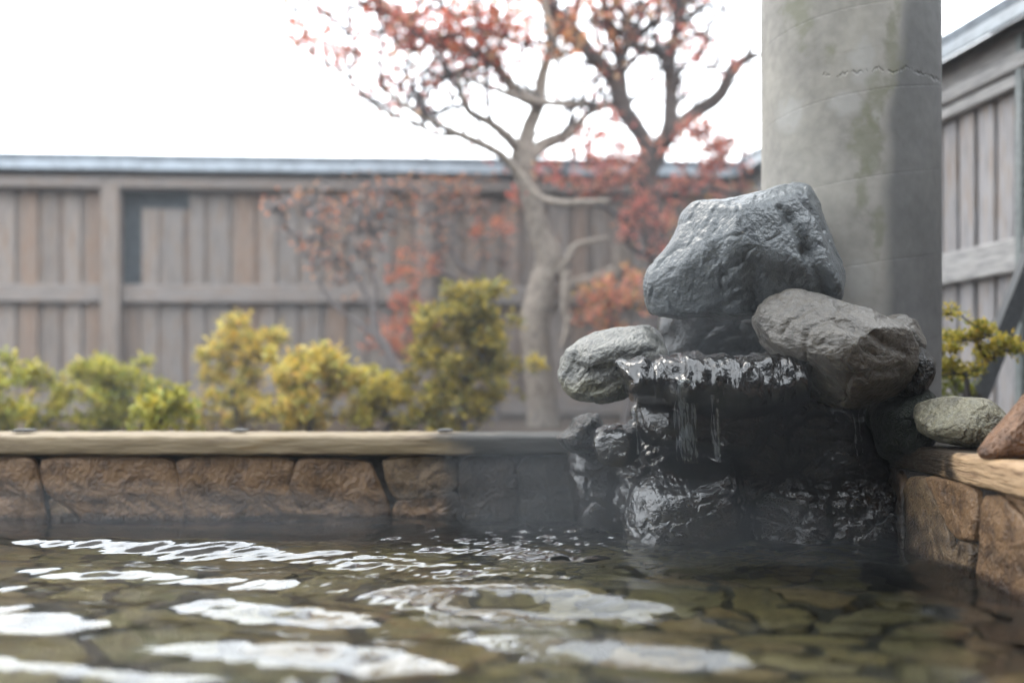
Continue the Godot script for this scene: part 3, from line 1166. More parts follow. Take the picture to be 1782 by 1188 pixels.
	# the two poles and the seam share their normals already; colours last
	b.c.resize(b.v.size())
	var tint = opt.get("tint")
	for k in b.v.size():
		b.c[k] = Color.WHITE if tint == null else tint.call(b.v[k], b.n[k])
	return b.done()


func rock(called: String, label: String, outline: Array, d: float, front: float, back: float, m: Material, opt := {}, group := "") -> MeshInstance3D:
	return single(called, rock_mesh(outline, d, front, back, opt), m, label, "rock", Vector3.ZERO, group)


func ledge_mesh() -> ArrayMesh:
	# a thick slab: a flat top, a lip rounded by the water, a steep front and a receding underside
	var prof := curve([Vector3(0.3, 0.0, 0), Vector3(0.14, -0.01, 0), Vector3(0.05, -0.004, 0), Vector3(0.006, 0.02, 0), Vector3(-0.014, 0.075, 0), Vector3(-0.03, 0.25, 0), Vector3(-0.046, 0.48, 0), Vector3(-0.04, 0.66, 0), Vector3(-0.012, 0.86, 0), Vector3(0.04, 0.98, 0), Vector3(0.12, 1.04, 0), Vector3(0.3, 1.0, 0)], 9)
	var foot := [[1066, 652], [1080, 672], [1100, 694], [1130, 704], [1180, 712], [1240, 720], [1300, 724], [1360, 716], [1410, 700]]
	var b := Build.new()
	var n := prof.size()
	var cuts := 260
	for k in cuts + 1:
		var t := float(k) / cuts
		var x := 1066.0 + 344.0 * t
		var low := 700.0
		for q in foot.size() - 1:
			if x >= foot[q][0] and x <= foot[q + 1][0]:
				low = lerpf(foot[q][1], foot[q + 1][1], (x - foot[q][0]) / (foot[q + 1][0] - foot[q][0]))
		var end := smoothstep(0.0, 0.09, t)      # the slab's left end rounds off
		end = sqrt(end)
		var lip := 2.4 + 0.07 * (1.0 - end) + 0.02 * nz.get_noise_2d(x * 1.3, 8) - 0.035 * smoothstep(0.1, 0.5, t) * smoothstep(1.0, 0.6, t)
		var rise := 620.0 + 5.0 * nz.get_noise_2d(x * 1.6, 30) + 10.0 * (1.0 - end)
		for p in prof:
			b.v.append(px(x, lerpf(rise, lerpf(rise + 16.0, low, end), p.y), lip + p.x * (0.35 + 0.65 * end)))
	for k in cuts:
		for r in n:
			var p := k * n + r
			var q := k * n + (r + 1) % n
			b.tri(p, q, p + n)
			b.tri(q, q + n, p + n)
	for e in [0, cuts]:
		var m := b.v.size()
		var s := Vector3.ZERO
		for r in n:
			s += b.v[e * n + r]
		b.v.append(s / n)
		for r in n:
			if e == 0:
				b.tri(m, e * n + (r + 1) % n, e * n + r)
			else:
				b.tri(m, e * n + r, e * n + (r + 1) % n)
	b.face_out()
	b.smooth()
	for k in b.v.size():
		var p := b.v[k]
		var o := 0.011 * nz.get_noise_3dv(p * 420) + 0.004 * nz.get_noise_3dv(p * 1500)
		# ribs of running water: they fan out from the lip and thin out downwards
		var lean := p.x + (p.y - 0.43) * (0.25 - 1.2 * (p.x - 0.42))
		var wet := smoothstep(0.335, 0.42, p.y + 0.05 * nz.get_noise_3d(p.x * 900, 4, 4))
		var rib := rg.get_noise_3d(lean * 1500, p.y * 300 + p.z * 260, 5)
		o += 0.007 * sm.get_noise_3d(p.x * 34, p.y * 22, 4) * smoothstep(0.3, 0.36, p.y)
		o += wet * (0.0055 * rib + 0.0022 * nz.get_noise_3d(lean * 4200, p.y * 700, 15))
		b.v[k] = p + b.n[k] * o
	b.smooth()
	b.c.resize(b.v.size())
	b.c.fill(Color.WHITE)
	return b.done()


func build_rocks() -> void:
	# the big grey boulder on top
	var rust := func(p: Vector3, _n: Vector3) -> Color:
		var s := smoothstep(0.53, 0.47, p.y + 0.05 * nz.get_noise_3dv(p * 900) + 0.03 * nz.get_noise_3dv(p * 2600))
		return Color.WHITE.lerp(Color(1.05, 0.92, 0.78), s * 0.7)
	rock("boulder", "large blue grey boulder crowning the pile in front of the column",
		[[1120, 492], [1132, 462], [1165, 425], [1180, 400], [1186, 372], [1205, 352], [1258, 350], [1325, 336], [1368, 319], [1402, 322], [1432, 358], [1446, 420], [1466, 486], [1472, 535], [1420, 552], [1322, 553], [1268, 557], [1228, 546], [1188, 552], [1132, 548], [1122, 522]],
		2.64, 0.2, 0.14, M.boulder, {"seed": 4, "rough": 0.0058, "facets": 3, "e": 0.48, "planes": [[Vector3(-0.75, 0.3, 0.65), 0.74], [Vector3(0.15, 0.25, 1.0), 0.76], [Vector3(0.8, 0.35, 0.5), 0.84], [Vector3(-0.1, -0.55, 0.85), 0.78], [Vector3(-0.5, -0.4, 0.8), 0.8], [Vector3(-0.1, 0.9, 0.5), 0.84]], "nt": 220, "np": 140, "tint": rust,
		"grooves": [[1352, 366, 1398, 440, 11, 0.013], [1398, 440, 1436, 522, 13, 0.02], [1300, 478, 1325, 525, 26, 0.012], [1240, 450, 1262, 380, 16, 0.007], [1392, 342, 1440, 396, 8, 0.01]]})
	# the brown boulder in front of it
	var ochre := func(p: Vector3, _n: Vector3) -> Color:
		var a := px(1412, 672, 2.35)
		var q := Vector2((p.x - a.x) / 0.1, (p.y - a.y) / 0.13).length() + 0.5 * nz.get_noise_3dv(p * 700) + 0.35 * nz.get_noise_3dv(p * 2600)
		var s := smoothstep(1.15, 0.5, q)
		return Color.WHITE.lerp(Color(3.3, 2.05, 1.0), s)
	rock("boulder", "brown grey boulder with an ochre stain leaning beside the spout ledge",
		[[1312, 548], [1330, 522], [1366, 500], [1402, 504], [1452, 526], [1512, 542], [1556, 566], [1592, 604], [1594, 648], [1572, 690], [1530, 708], [1472, 714], [1440, 704], [1402, 680], [1372, 640], [1326, 592]],
		2.46, 0.17, 0.13, M.brown_boulder, {"seed": 9, "rough": 0.0055, "facets": 2, "e": 0.42, "planes": [[Vector3(-0.62, 0.12, 0.78), 0.66], [Vector3(0.55, -0.2, 0.8), 0.66], [Vector3(0.25, 0.9, 0.4), 0.78], [Vector3(-0.55, -0.7, 0.5), 0.74], [Vector3(0.4, -0.75, 0.55), 0.76], [Vector3(-0.2, 0.75, 0.65), 0.76]], "nt": 200, "np": 120, "layer": 0.004, "grain": Vector3(0.5, 1.0, 0.2), "tint": ochre,
		"grooves": [[1450, 560, 1580, 612, 9, 0.008], [1480, 655, 1580, 640, 9, 0.009]]})
	rock("rock", "small dark rock wedged between brown boulder and column", [[1536, 552], [1572, 545], [1602, 562], [1606, 602], [1585, 630], [1540, 610]], 2.6, 0.08, 0.08, M.brown_boulder, {"seed": 12, "rough": 0.006, "facets": 4, "nt": 90, "np": 60})
	rock("rock", "small rounded dark rock below the wedged one, at the column's foot", [[1570, 612], [1604, 600], [1622, 626], [1620, 656], [1600, 692], [1560, 690]], 2.5, 0.08, 0.09, M.damp_rock, {"seed": 13, "rough": 0.007, "facets": 3, "nt": 90, "np": 60})
	# pale flat rock beside the ledge
	var lime := func(p: Vector3, n: Vector3) -> Color:
		var s := smoothstep(0.385, 0.35, p.y + 0.02 * nz.get_noise_3dv(p * 1300)) * smoothstep(-0.25, 0.25, nz.get_noise_3dv(p * 500) + 0.3)
		return Color(0.95, 0.97, 1.0).lerp(Color(1.2, 1.1, 0.85), s)
	rock("rock", "pale flat lichen-grey rock jutting out beside the spout ledge",
		[[966, 648], [972, 622], [992, 600], [1042, 580], [1098, 571], [1136, 562], [1165, 585], [1160, 640], [1090, 690], [1030, 699], [992, 692], [972, 672]],
		2.66, 0.15, 0.13, M.pale_rock, {"seed": 15, "rough": 0.008, "facets": 3, "e": 0.45, "planes": [[Vector3(-0.25, 0.85, 0.45), 0.7], [Vector3(-0.1, -0.25, 0.95), 0.72], [Vector3(-0.75, 0.1, 0.6), 0.8]], "nt": 150, "np": 90, "layer": 0.006, "grain": Vector3(-0.3, 1, 0), "tint": lime, "grooves": [[1010, 600, 1000, 640, 10, 0.012], [1020, 650, 1075, 640, 8, 0.01], [1000, 630, 1040, 660, 7, 0.008]]})
	# wet rocks round the fall
	single("ledge_rock", ledge_mesh(), M.wet_ledge, "black wet overhanging ledge that the water runs over", "rock")
	rock("wet_rock", "dark wet rock filling the hollow under the grey boulder", [[1150, 535], [1200, 525], [1420, 525], [1440, 640], [1300, 655], [1140, 650]], 2.95, 0.07, 0.09, M.wet_rock, {"seed": 19, "rough": 0.012, "nt": 90, "np": 60})
	var core := [[1108, 700], [1200, 690], [1400, 650], [1560, 680], [1606, 720], [1600, 830], [1600, 1000], [1090, 1000], [1080, 860], [1100, 760]]
	rock("wet_rock", "broad black wet rock face behind the falling water", core, 2.74, 0.19, 0.14, M.wet_rock, {"seed": 22, "rough": 0.02, "e": 0.45, "nt": 220, "np": 150, "facets": 6, "layer": 0.012})
	rock("wet_rock", "square-edged black block just under the overhanging ledge", [[1106, 694], [1180, 690], [1330, 692], [1372, 740], [1350, 790], [1270, 796], [1180, 778], [1126, 770], [1110, 738]], 2.56, 0.12, 0.12, M.wet_rock, {"seed": 24, "rough": 0.01, "nt": 160, "np": 100, "e": 0.4, "facets": 4, "layer": 0.006})
	rock("wet_rock", "rounded black boulder under the stream, streaked with running water", [[1088, 905], [1094, 862], [1118, 818], [1162, 792], [1214, 780], [1262, 790], [1292, 830], [1304, 900], [1300, 1010], [1090, 1010]], 2.56, 0.13, 0.14, M.shiny_rock, {"seed": 25, "fine": 0.1, "rough": 0.008, "nt": 240, "np": 150, "e": 0.86, "facets": 3, "flute": 0.0016})
	rock("wet_rock", "brown black wet boulder half under water, beside the streaked one", [[1270, 850], [1310, 806], [1386, 800], [1430, 836], [1450, 940], [1430, 1010], [1270, 1010]], 2.62, 0.12, 0.13, M.wet_rock, {"seed": 28, "fine": 0.1, "rough": 0.012, "nt": 160, "np": 110, "e": 0.55, "facets": 3, "layer": 0.005, "tint": func(p: Vector3, _n: Vector3) -> Color:
		return Color.WHITE.lerp(Color(5.0, 2.9, 1.5), smoothstep(0.1, 0.32, nz.get_noise_3dv(p * 900 + Vector3(9, 9, 9))))})
	rock("wet_rock", "glittering black boulder in the dark corner by the side wall", [[1404, 856], [1440, 816], [1500, 805], [1548, 832], [1578, 890], [1585, 1000], [1404, 1000]], 2.62, 0.12, 0.13, M.wet_rock, {"seed": 31, "fine": 0.2, "rough": 0.013, "nt": 160, "np": 110, "e": 0.6, "facets": 3, "layer": 0.004})
	rock("wet_rock", "small shiny round black rock below the pale flat rock", [[1030, 768], [1044, 743], [1080, 734], [1108, 745], [1116, 788], [1092, 810], [1046, 806]], 2.62, 0.09, 0.1, M.shiny_rock, {"seed": 33, "fine": 0.3, "rough": 0.009, "nt": 110, "np": 70, "facets": 5})
	rock("wet_rock", "black wet rock in the pool corner below the shiny round one", [[985, 800], [1005, 770], [1060, 745], [1120, 770], [1130, 870], [1120, 960], [1000, 960]], 2.9, 0.12, 0.14, M.wet_rock, {"seed": 35, "rough": 0.01, "nt": 150, "np": 100, "e": 0.6, "facets": 2})
	rock("rock", "half wet stone at the end of the long coping", [[962, 762], [985, 745], [1000, 722], [1036, 714], [1056, 742], [1050, 790], [985, 790]], 2.86, 0.1, 0.1, M.damp_rock, {"seed": 39, "rough": 0.008, "nt": 110, "np": 70, "tint": func(p: Vector3, _n: Vector3) -> Color:
		return Color(5.2, 4.4, 3.4).lerp(Color.WHITE, smoothstep(0.0, 0.03, p.x - px(990, 740, 2.8).x + 0.03 * nz.get_noise_3dv(p * 900)))})
	rock("rock", "dark crumbling mossy mortar lump joining boulder and side coping", [[1520, 720], [1560, 690], [1602, 668], [1616, 700], [1612, 770], [1600, 800], [1540, 800]], 2.52, 0.11, 0.12, M.moss_mortar, {"seed": 43, "rough": 0.013, "nt": 120, "np": 80})
	# things on the side coping
	rock("rock", "pale greenish rounded stone sitting on the side coping", [[1597, 722], [1602, 699], [1650, 690], [1714, 692], [1750, 708], [1758, 730], [1742, 766], [1700, 779], [1642, 773], [1606, 756]], 2.36, 0.1, 0.1, M.green_rock, {"seed": 45, "rough": 0.004, "nt": 130, "np": 80, "facets": 8, "e": 0.55})
	rock("leaning_slab", "rusty brown stone slab leaning on the side coping", [[1704, 796], [1724, 768], [1764, 722], [1800, 684], [1850, 648], [1905, 690], [1925, 804], [1800, 800]], 2.03, 0.035, 0.05, mat(lin(0.17, 0.095, 0.055), 0.55, T.tan, Vector3.ONE * 4.0, T.crag, 1.4, 0.5), {"seed": 47, "rough": 0.005, "nt": 120, "np": 70, "e": 0.4})


# ---------------------------------------------------------------- running water

func strand(b: Build, a: Vector3, e: Vector3, w: float, sd: int) -> void:      # a thin, twisting thread of falling water
	var pts := []
	var rad := []
	var n := 18
	for k in n + 1:
		var t := float(k) / n
		var p := a.lerp(e, t)
		p.z = lerpf(a.z, e.z, sqrt(t))
		p += Vector3(nz.get_noise_3d(t * 180, sd * 91, 3), 0, nz.get_noise_3d(t * 180, sd * 91, 80)) * 0.007
		pts.append(p)
		rad.append(w * 1.5 * clampf(0.5 + 2.2 * nz.get_noise_3d(t * 420, sd * 57, 20), 0.08, 1.6))
	tube(b, pts, rad, 8)


func build_falls() -> void:
	var w := thing("waterfall", "thin clear water running over the black ledge in threads", "waterfall", Vector3.ZERO, "", "structure")
	var lists := [
		[[1182, 668, 2.315, 1188, 800, 2.4, 0.0028], [1187, 664, 2.315, 1193, 800, 2.4, 0.0035], [1192, 668, 2.315, 1198, 802, 2.4, 0.0022], [1199, 664, 2.315, 1202, 800, 2.4, 0.004], [1205, 668, 2.315, 1206, 798, 2.4, 0.002], [1210, 672, 2.315, 1213, 796, 2.4, 0.0018], [1176, 680, 2.32, 1180, 800, 2.4, 0.0016]],
		[[1240, 690, 2.325, 1247, 800, 2.4, 0.002], [1244, 690, 2.325, 1251, 800, 2.4, 0.0026], [1249, 696, 2.325, 1254, 798, 2.4, 0.0014]],
		[[1104, 688, 2.42, 1110, 790, 2.5, 0.0016], [1108, 692, 2.42, 1113, 790, 2.5, 0.0013]],
		[[1492, 706, 2.44, 1496, 812, 2.56, 0.0018], [1503, 706, 2.44, 1504, 800, 2.56, 0.0014]]]
	for q in [[1178, 1214, 31], [1241, 1254, 44]]:      # thin folded sheets of clear water
		var c := Build.new()
		var rows := 40
		var cols := 30
		for face in 2:
			for j in rows + 1:
				var t := float(j) / rows
				for k in cols + 1:
					var u := float(k) / cols
					var x: float = lerpf(q[0], q[1], u) + 5.0 * t + 5.0 * nz.get_noise_2d(t * 160, q[2] * 9.0) + (u - 0.5) * -12.0 * t
					var p := px(x, lerpf(660, 806, t), 2.312 + 0.085 * sqrt(t))
					p.z += 0.0035 * sm.get_noise_3d(u * 6.0, t * 2.2, q[2]) + 0.0016 * sm.get_noise_3d(u * 15.0, t * 7.0, q[2] + 3.0)
					p.z += (0.0012 * (0.3 + 0.7 * sin(u * PI))) * (1 if face == 0 else -1)
					c.v.append(p)
		var half := (rows + 1) * (cols + 1)
		for j in rows:
			for k in cols:
				var p := j * (cols + 1) + k
				c.tri(p, p + 1, p + cols + 1)
				c.tri(p + 1, p + cols + 2, p + cols + 1)
				c.tri(half + p, half + p + cols + 1, half + p + 1)
				c.tri(half + p + 1, half + p + cols + 1, half + p + cols + 2)
		c.smooth()
		part("water_sheet", c.done(), M.water, w)
	for n in lists.size():
		var b := Build.new()
		for s in lists[n].size():
			var q: Array = lists[n][s]
			strand(b, px(q[0], q[1], q[2]), px(q[3], q[4], q[5]), q[6], n * 10 + s)
		part("stream", b.done(), M.foam, w)


# ---------------------------------------------------------------- plants

const RED := [[0.45, 0.085, 0.05], [0.5, 0.13, 0.07], [0.38, 0.08, 0.05], [0.5, 0.2, 0.1], [0.34, 0.12, 0.08]]
const ORANGE := [[0.6, 0.24, 0.096], [0.504, 0.18, 0.084], [0.432, 0.24, 0.12], [0.6, 0.168, 0.084], [0.36, 0.216, 0.12]]
const ROSE := [[0.552, 0.144, 0.108], [0.456, 0.132, 0.108], [0.6, 0.24, 0.156], [0.36, 0.144, 0.12], [0.384, 0.24, 0.144]]
const GREEN := [[0.254, 0.265, 0.042], [0.383, 0.349, 0.048], [0.16, 0.191, 0.037], [0.53, 0.402, 0.053], [0.296, 0.296, 0.064]]
const GOLD := [[0.659, 0.467, 0.084], [0.53, 0.425, 0.084], [0.296, 0.296, 0.064], [0.659, 0.383, 0.074], [0.234, 0.244, 0.064], [0.552, 0.478, 0.149]]
const OLIVE := [[0.181, 0.164, 0.048], [0.318, 0.265, 0.058], [0.53, 0.383, 0.064], [0.118, 0.128, 0.042], [0.383, 0.296, 0.064]]


func dir3(g: RandomNumberGenerator) -> Vector3:
	var y := g.randf_range(-1, 1)
	var a := g.randf() * TAU
	var r := sqrt(1 - y * y)
	return Vector3(r * cos(a), y, r * sin(a))


func leaf(b: Build, at: Vector3, dir: Vector3, face: Vector3, len: float, wid: float, col: Color) -> void:
	# a pointed leaf folded along its midrib
	var s := dir.cross(face).normalized() * wid
	var up := s.cross(dir).normalized() * wid * 0.35
	var k := b.v.size()
	var nn := dir.cross(s).normalized()
	for p in [at, at + dir * len * 0.45 + s + up, at + dir * len, at + dir * len * 0.45 - s + up]:
		b.v.append(p)
		b.n.append(nn)
		b.c.append(col)
	b.tri(k, k + 1, k + 2)
	b.tri(k, k + 2, k + 3)


func maple_leaf(b: Build, at: Vector3, dir: Vector3, face: Vector3, len: float, col: Color) -> void:
	# five lobes spread like fingers
	var s := dir.cross(face).normalized()
	for q in [[0.0, 1.0], [0.85, 0.8], [-0.85, 0.8], [1.7, 0.5], [-1.7, 0.5]]:
		var d: Vector3 = dir * cos(q[0]) + s * sin(q[0])
		leaf(b, at, d, face, len * q[1], len * 0.17, col)


func pick(g: RandomNumberGenerator, pal: Array) -> Color:
	var c: Array = pal[g.randi() % pal.size()]
	var k := g.randf_range(0.75, 1.2)
	return Color(c[0] * k, c[1] * k, c[2] * k)


func net(roots: Array, pts: Array, power: float, tip: float) -> Array:
	# joins every point to its nearest neighbour on the way to the roots; returns [positions, parents, radii]
	var pos := roots.duplicate()
	var par := []
	for k in roots.size():
		par.append(-1)
	var todo := []
	for p in pts:
		var best := 1e9
		for r in roots:
			best = minf(best, p.distance_squared_to(r))
		todo.append([best, p])
	todo.sort_custom(func(a, c): return a[0] < c[0])
	for t in todo:
		var p: Vector3 = t[1]
		var best := 1e9
		var at := 0
		for k in pos.size():
			var d: float = p.distance_squared_to(pos[k])
			if d < best:
				best = d
				at = k
		pos.append(p)
		par.append(at)
	var rad := []
	rad.resize(pos.size())
	rad.fill(0.0)
	for k in range(pos.size() - 1, roots.size() - 1, -1):
		rad[k] = maxf(tip, pow(rad[k], 1.0 / power))
		if par[k] >= roots.size():
			rad[par[k]] += pow(rad[k], power)
	return [pos, par, rad]


func net_tubes(b: Build, nt: Array, roots: int, most: float, g: RandomNumberGenerator, sides := 4) -> void:
	var pos: Array = nt[0]
	var par: Array = nt[1]
	var rad: Array = nt[2]
	for k in range(roots, pos.size()):
		var a: Vector3 = pos[par[k]]
		var e: Vector3 = pos[k]
		var m := (a + e) / 2 + dir3(g) * a.distance_to(e) * 0.1
		var ra: float = minf(most, rad[k] * 1.15 if par[k] < roots else minf(rad[par[k]], rad[k] * 1.25))
		tube(b, [a, m, e], [ra, minf(most, rad[k] * 1.05), minf(most, rad[k])], sides)


func limb(b: Build, list: Array, depth: float, g: RandomNumberGenerator, sides := 9) -> Array:      # list: [x, y, depth offset, radius in photograph pixels]
	var pts := []
	var rad := []
	for q in list:
		pts.append(px(q[0], q[1], depth + q[2]))
		rad.append(q[3] * (depth + q[2]) / FOCAL)
	var fine := curve(pts, 6)
	var fr := []
	for k in fine.size():
		var t := float(k) / 6.0
		var i := mini(int(t), rad.size() - 2)
		fr.append(lerpf(rad[i], rad[i + 1], clampf(t - i, 0, 1)))
		if k > 0 and k < fine.size() - 1:
			fine[k] += dir3(g) * fr[k] * 0.06
	tube(b, fine, fr, sides, 0.13)
	return fine


func sprout(b: Build, at: Vector3, dir: Vector3, r: float, len: float, left: int, g: RandomNumberGenerator, tips: Array) -> void:
	# a crooked branch that forks until it is a twig
	var pts := [at]
	var rad := [r]
	var d := dir
	var p := at
	var n := 5
	for k in n:
		d = (d + dir3(g) * 0.42 + Vector3(0, 0.05, 0)).normalized()
		p += d * len / n
		pts.append(p)
		rad.append(r * (1.0 - 0.55 * (k + 1) / n))
	tube(b, curve(pts, 3), interp(rad, 3), 5)
	tips.append(p)
	if left > 0:
		for k in g.randi_range(2, 3):
			var side := (d + dir3(g) * 0.95).normalized()
			sprout(b, pts[n if k < 2 else 3], side, r * g.randf_range(0.42, 0.55), len * g.randf_range(0.55, 0.85), left - 1, g, tips)


func interp(rad: Array, steps: int) -> Array:
	var out := []
	for k in rad.size() - 1:
		for s in steps:
			out.append(lerpf(rad[k], rad[k + 1], float(s) / steps))
	out.append(rad[-1])
	return out


func sprouts(b: Build, line: Array, from: float, count: int, r: float, len: float, left: int, g: RandomNumberGenerator, up := 0.4) -> Array:
	var tips := []
	for k in count:
		var i := int(lerpf(from, 1.0, (k + g.randf()) / count) * (line.size() - 2))
		var along: Vector3 = (line[i + 1] - line[i]).normalized()
		var d := (dir3(g) * Vector3(1, 1, 0.6) + along * 0.7 + Vector3(0, up, 0)).normalized()
		sprout(b, line[i], d, r * g.randf_range(0.7, 1.1), len * g.randf_range(0.6, 1.2), left, g, tips)
	return tips


func tip_leaves(b: Build, tips: Array, pal: Array, per: float, spread: float, lo: float, hi: float, g: RandomNumberGenerator) -> void:
	for p in tips:
		var n := int(per) + (1 if g.randf() < per - int(per) else 0)
		for k in n:
			maple_leaf(b, p + dir3(g) * spread * g.randf(), (dir3(g) + Vector3(0, -0.5, 0)).normalized(), (dir3(g) + Vector3(0, 0.8, 0)).normalized(), g.randf_range(lo, hi), pick(g, pal))


func blob_points(g: RandomNumberGenerator, blobs: Array, depth: float, deep: float) -> Array:      # blobs: [x, y, half width, half height, count]
	var out := []
	for q in blobs:
		var c := px(q[0], q[1], depth + (q[5] if q.size() > 5 else 0.0))
		var hub := Vector3.ZERO
		for k in int(q[4]):
			if k % 8 == 0:      # the twigs gather in tufts
				hub = dir3(g) * pow(g.randf(), 0.4)
			var d := hub + dir3(g) * 0.34 * g.randf()
			out.append(c + Vector3(d.x * q[2] * depth / FOCAL, d.y * q[3] * depth / FOCAL, d.z * deep))
	return out


func build_trees() -> void:
	var g := RandomNumberGenerator.new()
	g.seed = 31
	# ---- the pale maple
	var D := 5.4
	var t := thing("maple_tree", "pale twisted maple with red autumn leaves growing from behind the pool wall", "tree", px(945, 750, D))
	var b := Build.new()
	var spine := []
	spine += limb(b, [[948, 765, 0, 30.4], [944, 700, 0, 25.84], [936, 620, 0, 25.08], [930, 560, 0, 25.08], [946, 500, 0, 27.36], [956, 455, 0, 24.32], [938, 400, 0, 19], [924, 345, 0, 17.48], [912, 295, 0, 19], [908, 262, 0, 19.76]], D, g, 14)
	spine += limb(b, [[908, 270, 0, 16.72], [920, 225, 0.02, 13.68], [936, 185, 0.03, 12.16], [944, 130, 0.05, 9.88], [958, 80, 0.05, 8.36], [950, 20, 0.1, 6.84], [938, -40, 0.1, 5.32]], D, g, 10)
	var lower := limb(b, [[903, 262, 0, 11], [880, 235, -0.1, 9], [850, 212, -0.15, 8], [818, 195, -0.2, 7], [803, 165, -0.25, 6], [795, 125, -0.25, 5]], D, g, 8)
	var upper := limb(b, [[938, 182, 0, 12], [900, 160, 0.05, 11], [872, 125, 0.1, 10], [850, 100, 0.1, 9], [800, 85, 0.15, 9], [740, 60, 0.1, 9], [690, 30, 0.1, 8], [640, -15, 0.1, 7]], D, g, 9)
	var cross := limb(b, [[800, 132, 0, 4], [850, 150, -0.1, 5], [890, 165, -0.12, 6], [940, 178, -0.05, 6], [1000, 182, 0.1, 6], [1060, 184, 0.3, 5]], D, g, 7)
	var reach := limb(b, [[1060, 350, -0.3, 5], [1020, 352, -0.3, 6], [970, 352, -0.25, 7], [935, 340, -0.2, 8], [900, 300, -0.2, 9], [870, 268, -0.25, 8], [825, 245, -0.3, 8], [780, 225, -0.35, 6], [740, 205, -0.4, 5], [700, 180, -0.4, 4.5], [660, 150, -0.4, 3]], D, g, 8)
	var reach2 := limb(b, [[800, 234, -0.33, 5], [755, 232, -0.36, 4], [720, 212, -0.4, 4], [680, 200, -0.42, 3], [640, 175, -0.42, 2.6], [600, 132, -0.42, 2], [568, 112, -0.42, 1.6]], D, g, 6)
	var right := limb(b, [[918, 275, 0, 14], [945, 252, 0.1, 12], [980, 238, 0.15, 10], [1002, 225, 0.2, 9], [1020, 200, 0.2, 6], [1055, 185, 0.25, 4]], D, g, 8)
	limb(b, [[935, 520, 0.1, 16], [985, 500, 0.1, 14], [1040, 486, 0.15, 14], [1078, 468, 0.15, 15], [1076, 425, 0.15, 12]], D, g, 10)
	limb(b, [[965, 480, 0.0, 10], [985, 460, -0.1, 9], [1000, 430, -0.1, 7], [1030, 420, -0.1, 5], [1060, 412, -0.1, 3]], D, g, 7)
	limb(b, [[985, 470, -0.15, 10], [982, 530, -0.15, 9], [990, 560, -0.15, 8], [978, 605, -0.15, 6]], D, g, 7)
	part_world("trunk", b.done(), M.bark_pale, t)
	var red := [[700, 40, 60, 40, 34], [760, 70, 80, 34, 46], [820, 90, 60, 40, 40], [660, 5, 60, 30, 22], [770, 20, 90, 36, 36], [860, 40, 50, 50, 30]]
	var rust := [[840, 10, 70, 30, 30], [890, 60, 40, 40, 20], [955, 70, 30, 40, 18], [880, -10, 60, 20, 14]]
	var side := [[540, 40, 46, 34, 26], [490, 10, 30, 20, 12], [600, 60, 40, 50, 16]]
	var thin := [[690, 160, 40, 40, 22], [720, 195, 40, 25, 22], [700, 95, 40, 40, 16], [790, 150, 50, 30, 14], [670, 130, 24, 24, 10], [620, 150, 40, 30, 8]]
	var lo := [[1040, 250, 60, 40, 26], [990, 300, 40, 50, 16], [900, 310, 30, 40, 8]]
	var roots := upper + lower + cross + reach + reach2 + right
	var pts := blob_points(g, red + rust + side + thin + lo, D, 0.35)
	var nt := net(roots, pts, 2.4, 0.0036)
	b = Build.new()
	var tips_red := sprouts(b, upper, 0.3, 16, 0.015, 0.44, 2, g, 0.3)
	var tips_thin := sprouts(b, reach, 0.55, 9, 0.011, 0.36, 2, g, 0.5) + sprouts(b, reach2, 0.2, 7, 0.009, 0.24, 1, g, 0.4) + sprouts(b, lower, 0.3, 6, 0.011, 0.36, 2, g, 0.5) + sprouts(b, cross, 0.1, 6, 0.01, 0.26, 2, g, 0.6) + sprouts(b, right, 0.3, 6, 0.013, 0.3, 2, g, 0.5)
	net_tubes(b, nt, roots.size(), 0.012, g)
	part_world("twigs", b.done(), M.twig_dark, t).set_meta("kind", "stuff")
	b = Build.new()
	tip_leaves(b, tips_red, RED, 2.5, 0.06, 0.024, 0.042, g)
	tip_leaves(b, tips_thin, ROSE, 0.8, 0.04, 0.022, 0.036, g)
	for q in [[red, RED, 6, 0.12], [rust, ORANGE, 4, 0.12], [side, RED, 7, 0.05], [thin, ROSE, 3, 0.05], [lo, ROSE, 5, 0.06]]:
		for p in blob_points(g, q[0], D, 0.32):
			for k in q[2]:
				maple_leaf(b, p + dir3(g) * q[3], (dir3(g) + Vector3(0, -0.5, 0)).normalized(), (dir3(g) + Vector3(0, 0.8, 0)).normalized(), g.randf_range(0.022, 0.036), pick(g, q[1]))
	part_world("crown", b.done(), M.leaf, t)

	# ---- the dark maple behind it
	D = 5.9
	t = thing("maple_tree", "dark forked maple with bare upper limbs next to the concrete column", "tree", px(1165, 745, D))
	b = Build.new()
	limb(b, [[1165, 770, 0, 30], [1160, 640, 0, 27], [1150, 520, 0, 25], [1150, 450, 0, 24], [1132, 380, 0, 24], [1120, 310, 0, 24], [1138, 265, 0, 26]], D, g, 12)
	var l1 := limb(b, [[1135, 270, 0, 17], [1112, 228, 0, 15], [1086, 190, 0, 16], [1066, 135, 0, 14], [1030, 95, 0, 13], [1000, 55, 0, 11], [965, 15, 0, 9], [930, -40, 0, 7]], D, g, 9)
	var l2 := limb(b, [[1085, 190, 0, 14], [1080, 120, 0.1, 9], [1072, 75, 0.1, 8], [1055, 30, 0.1, 7], [1048, -40, 0.1, 6]], D, g, 8)
	var l3 := limb(b, [[1140, 265, 0, 18], [1165, 228, -0.1, 16], [1168, 170, -0.1, 12], [1166, 110, -0.1, 11], [1176, 60, -0.1, 9], [1190, 10, -0.1, 7], [1200, -40, -0.1, 6]], D, g, 9)
	var l4 := limb(b, [[1160, 235, 0, 15], [1205, 200, 0.1, 13], [1250, 168, 0.1, 12], [1272, 130, 0.1, 11], [1294, 105, 0.1, 9], [1322, 94, 0.1, 5]], D, g, 9)
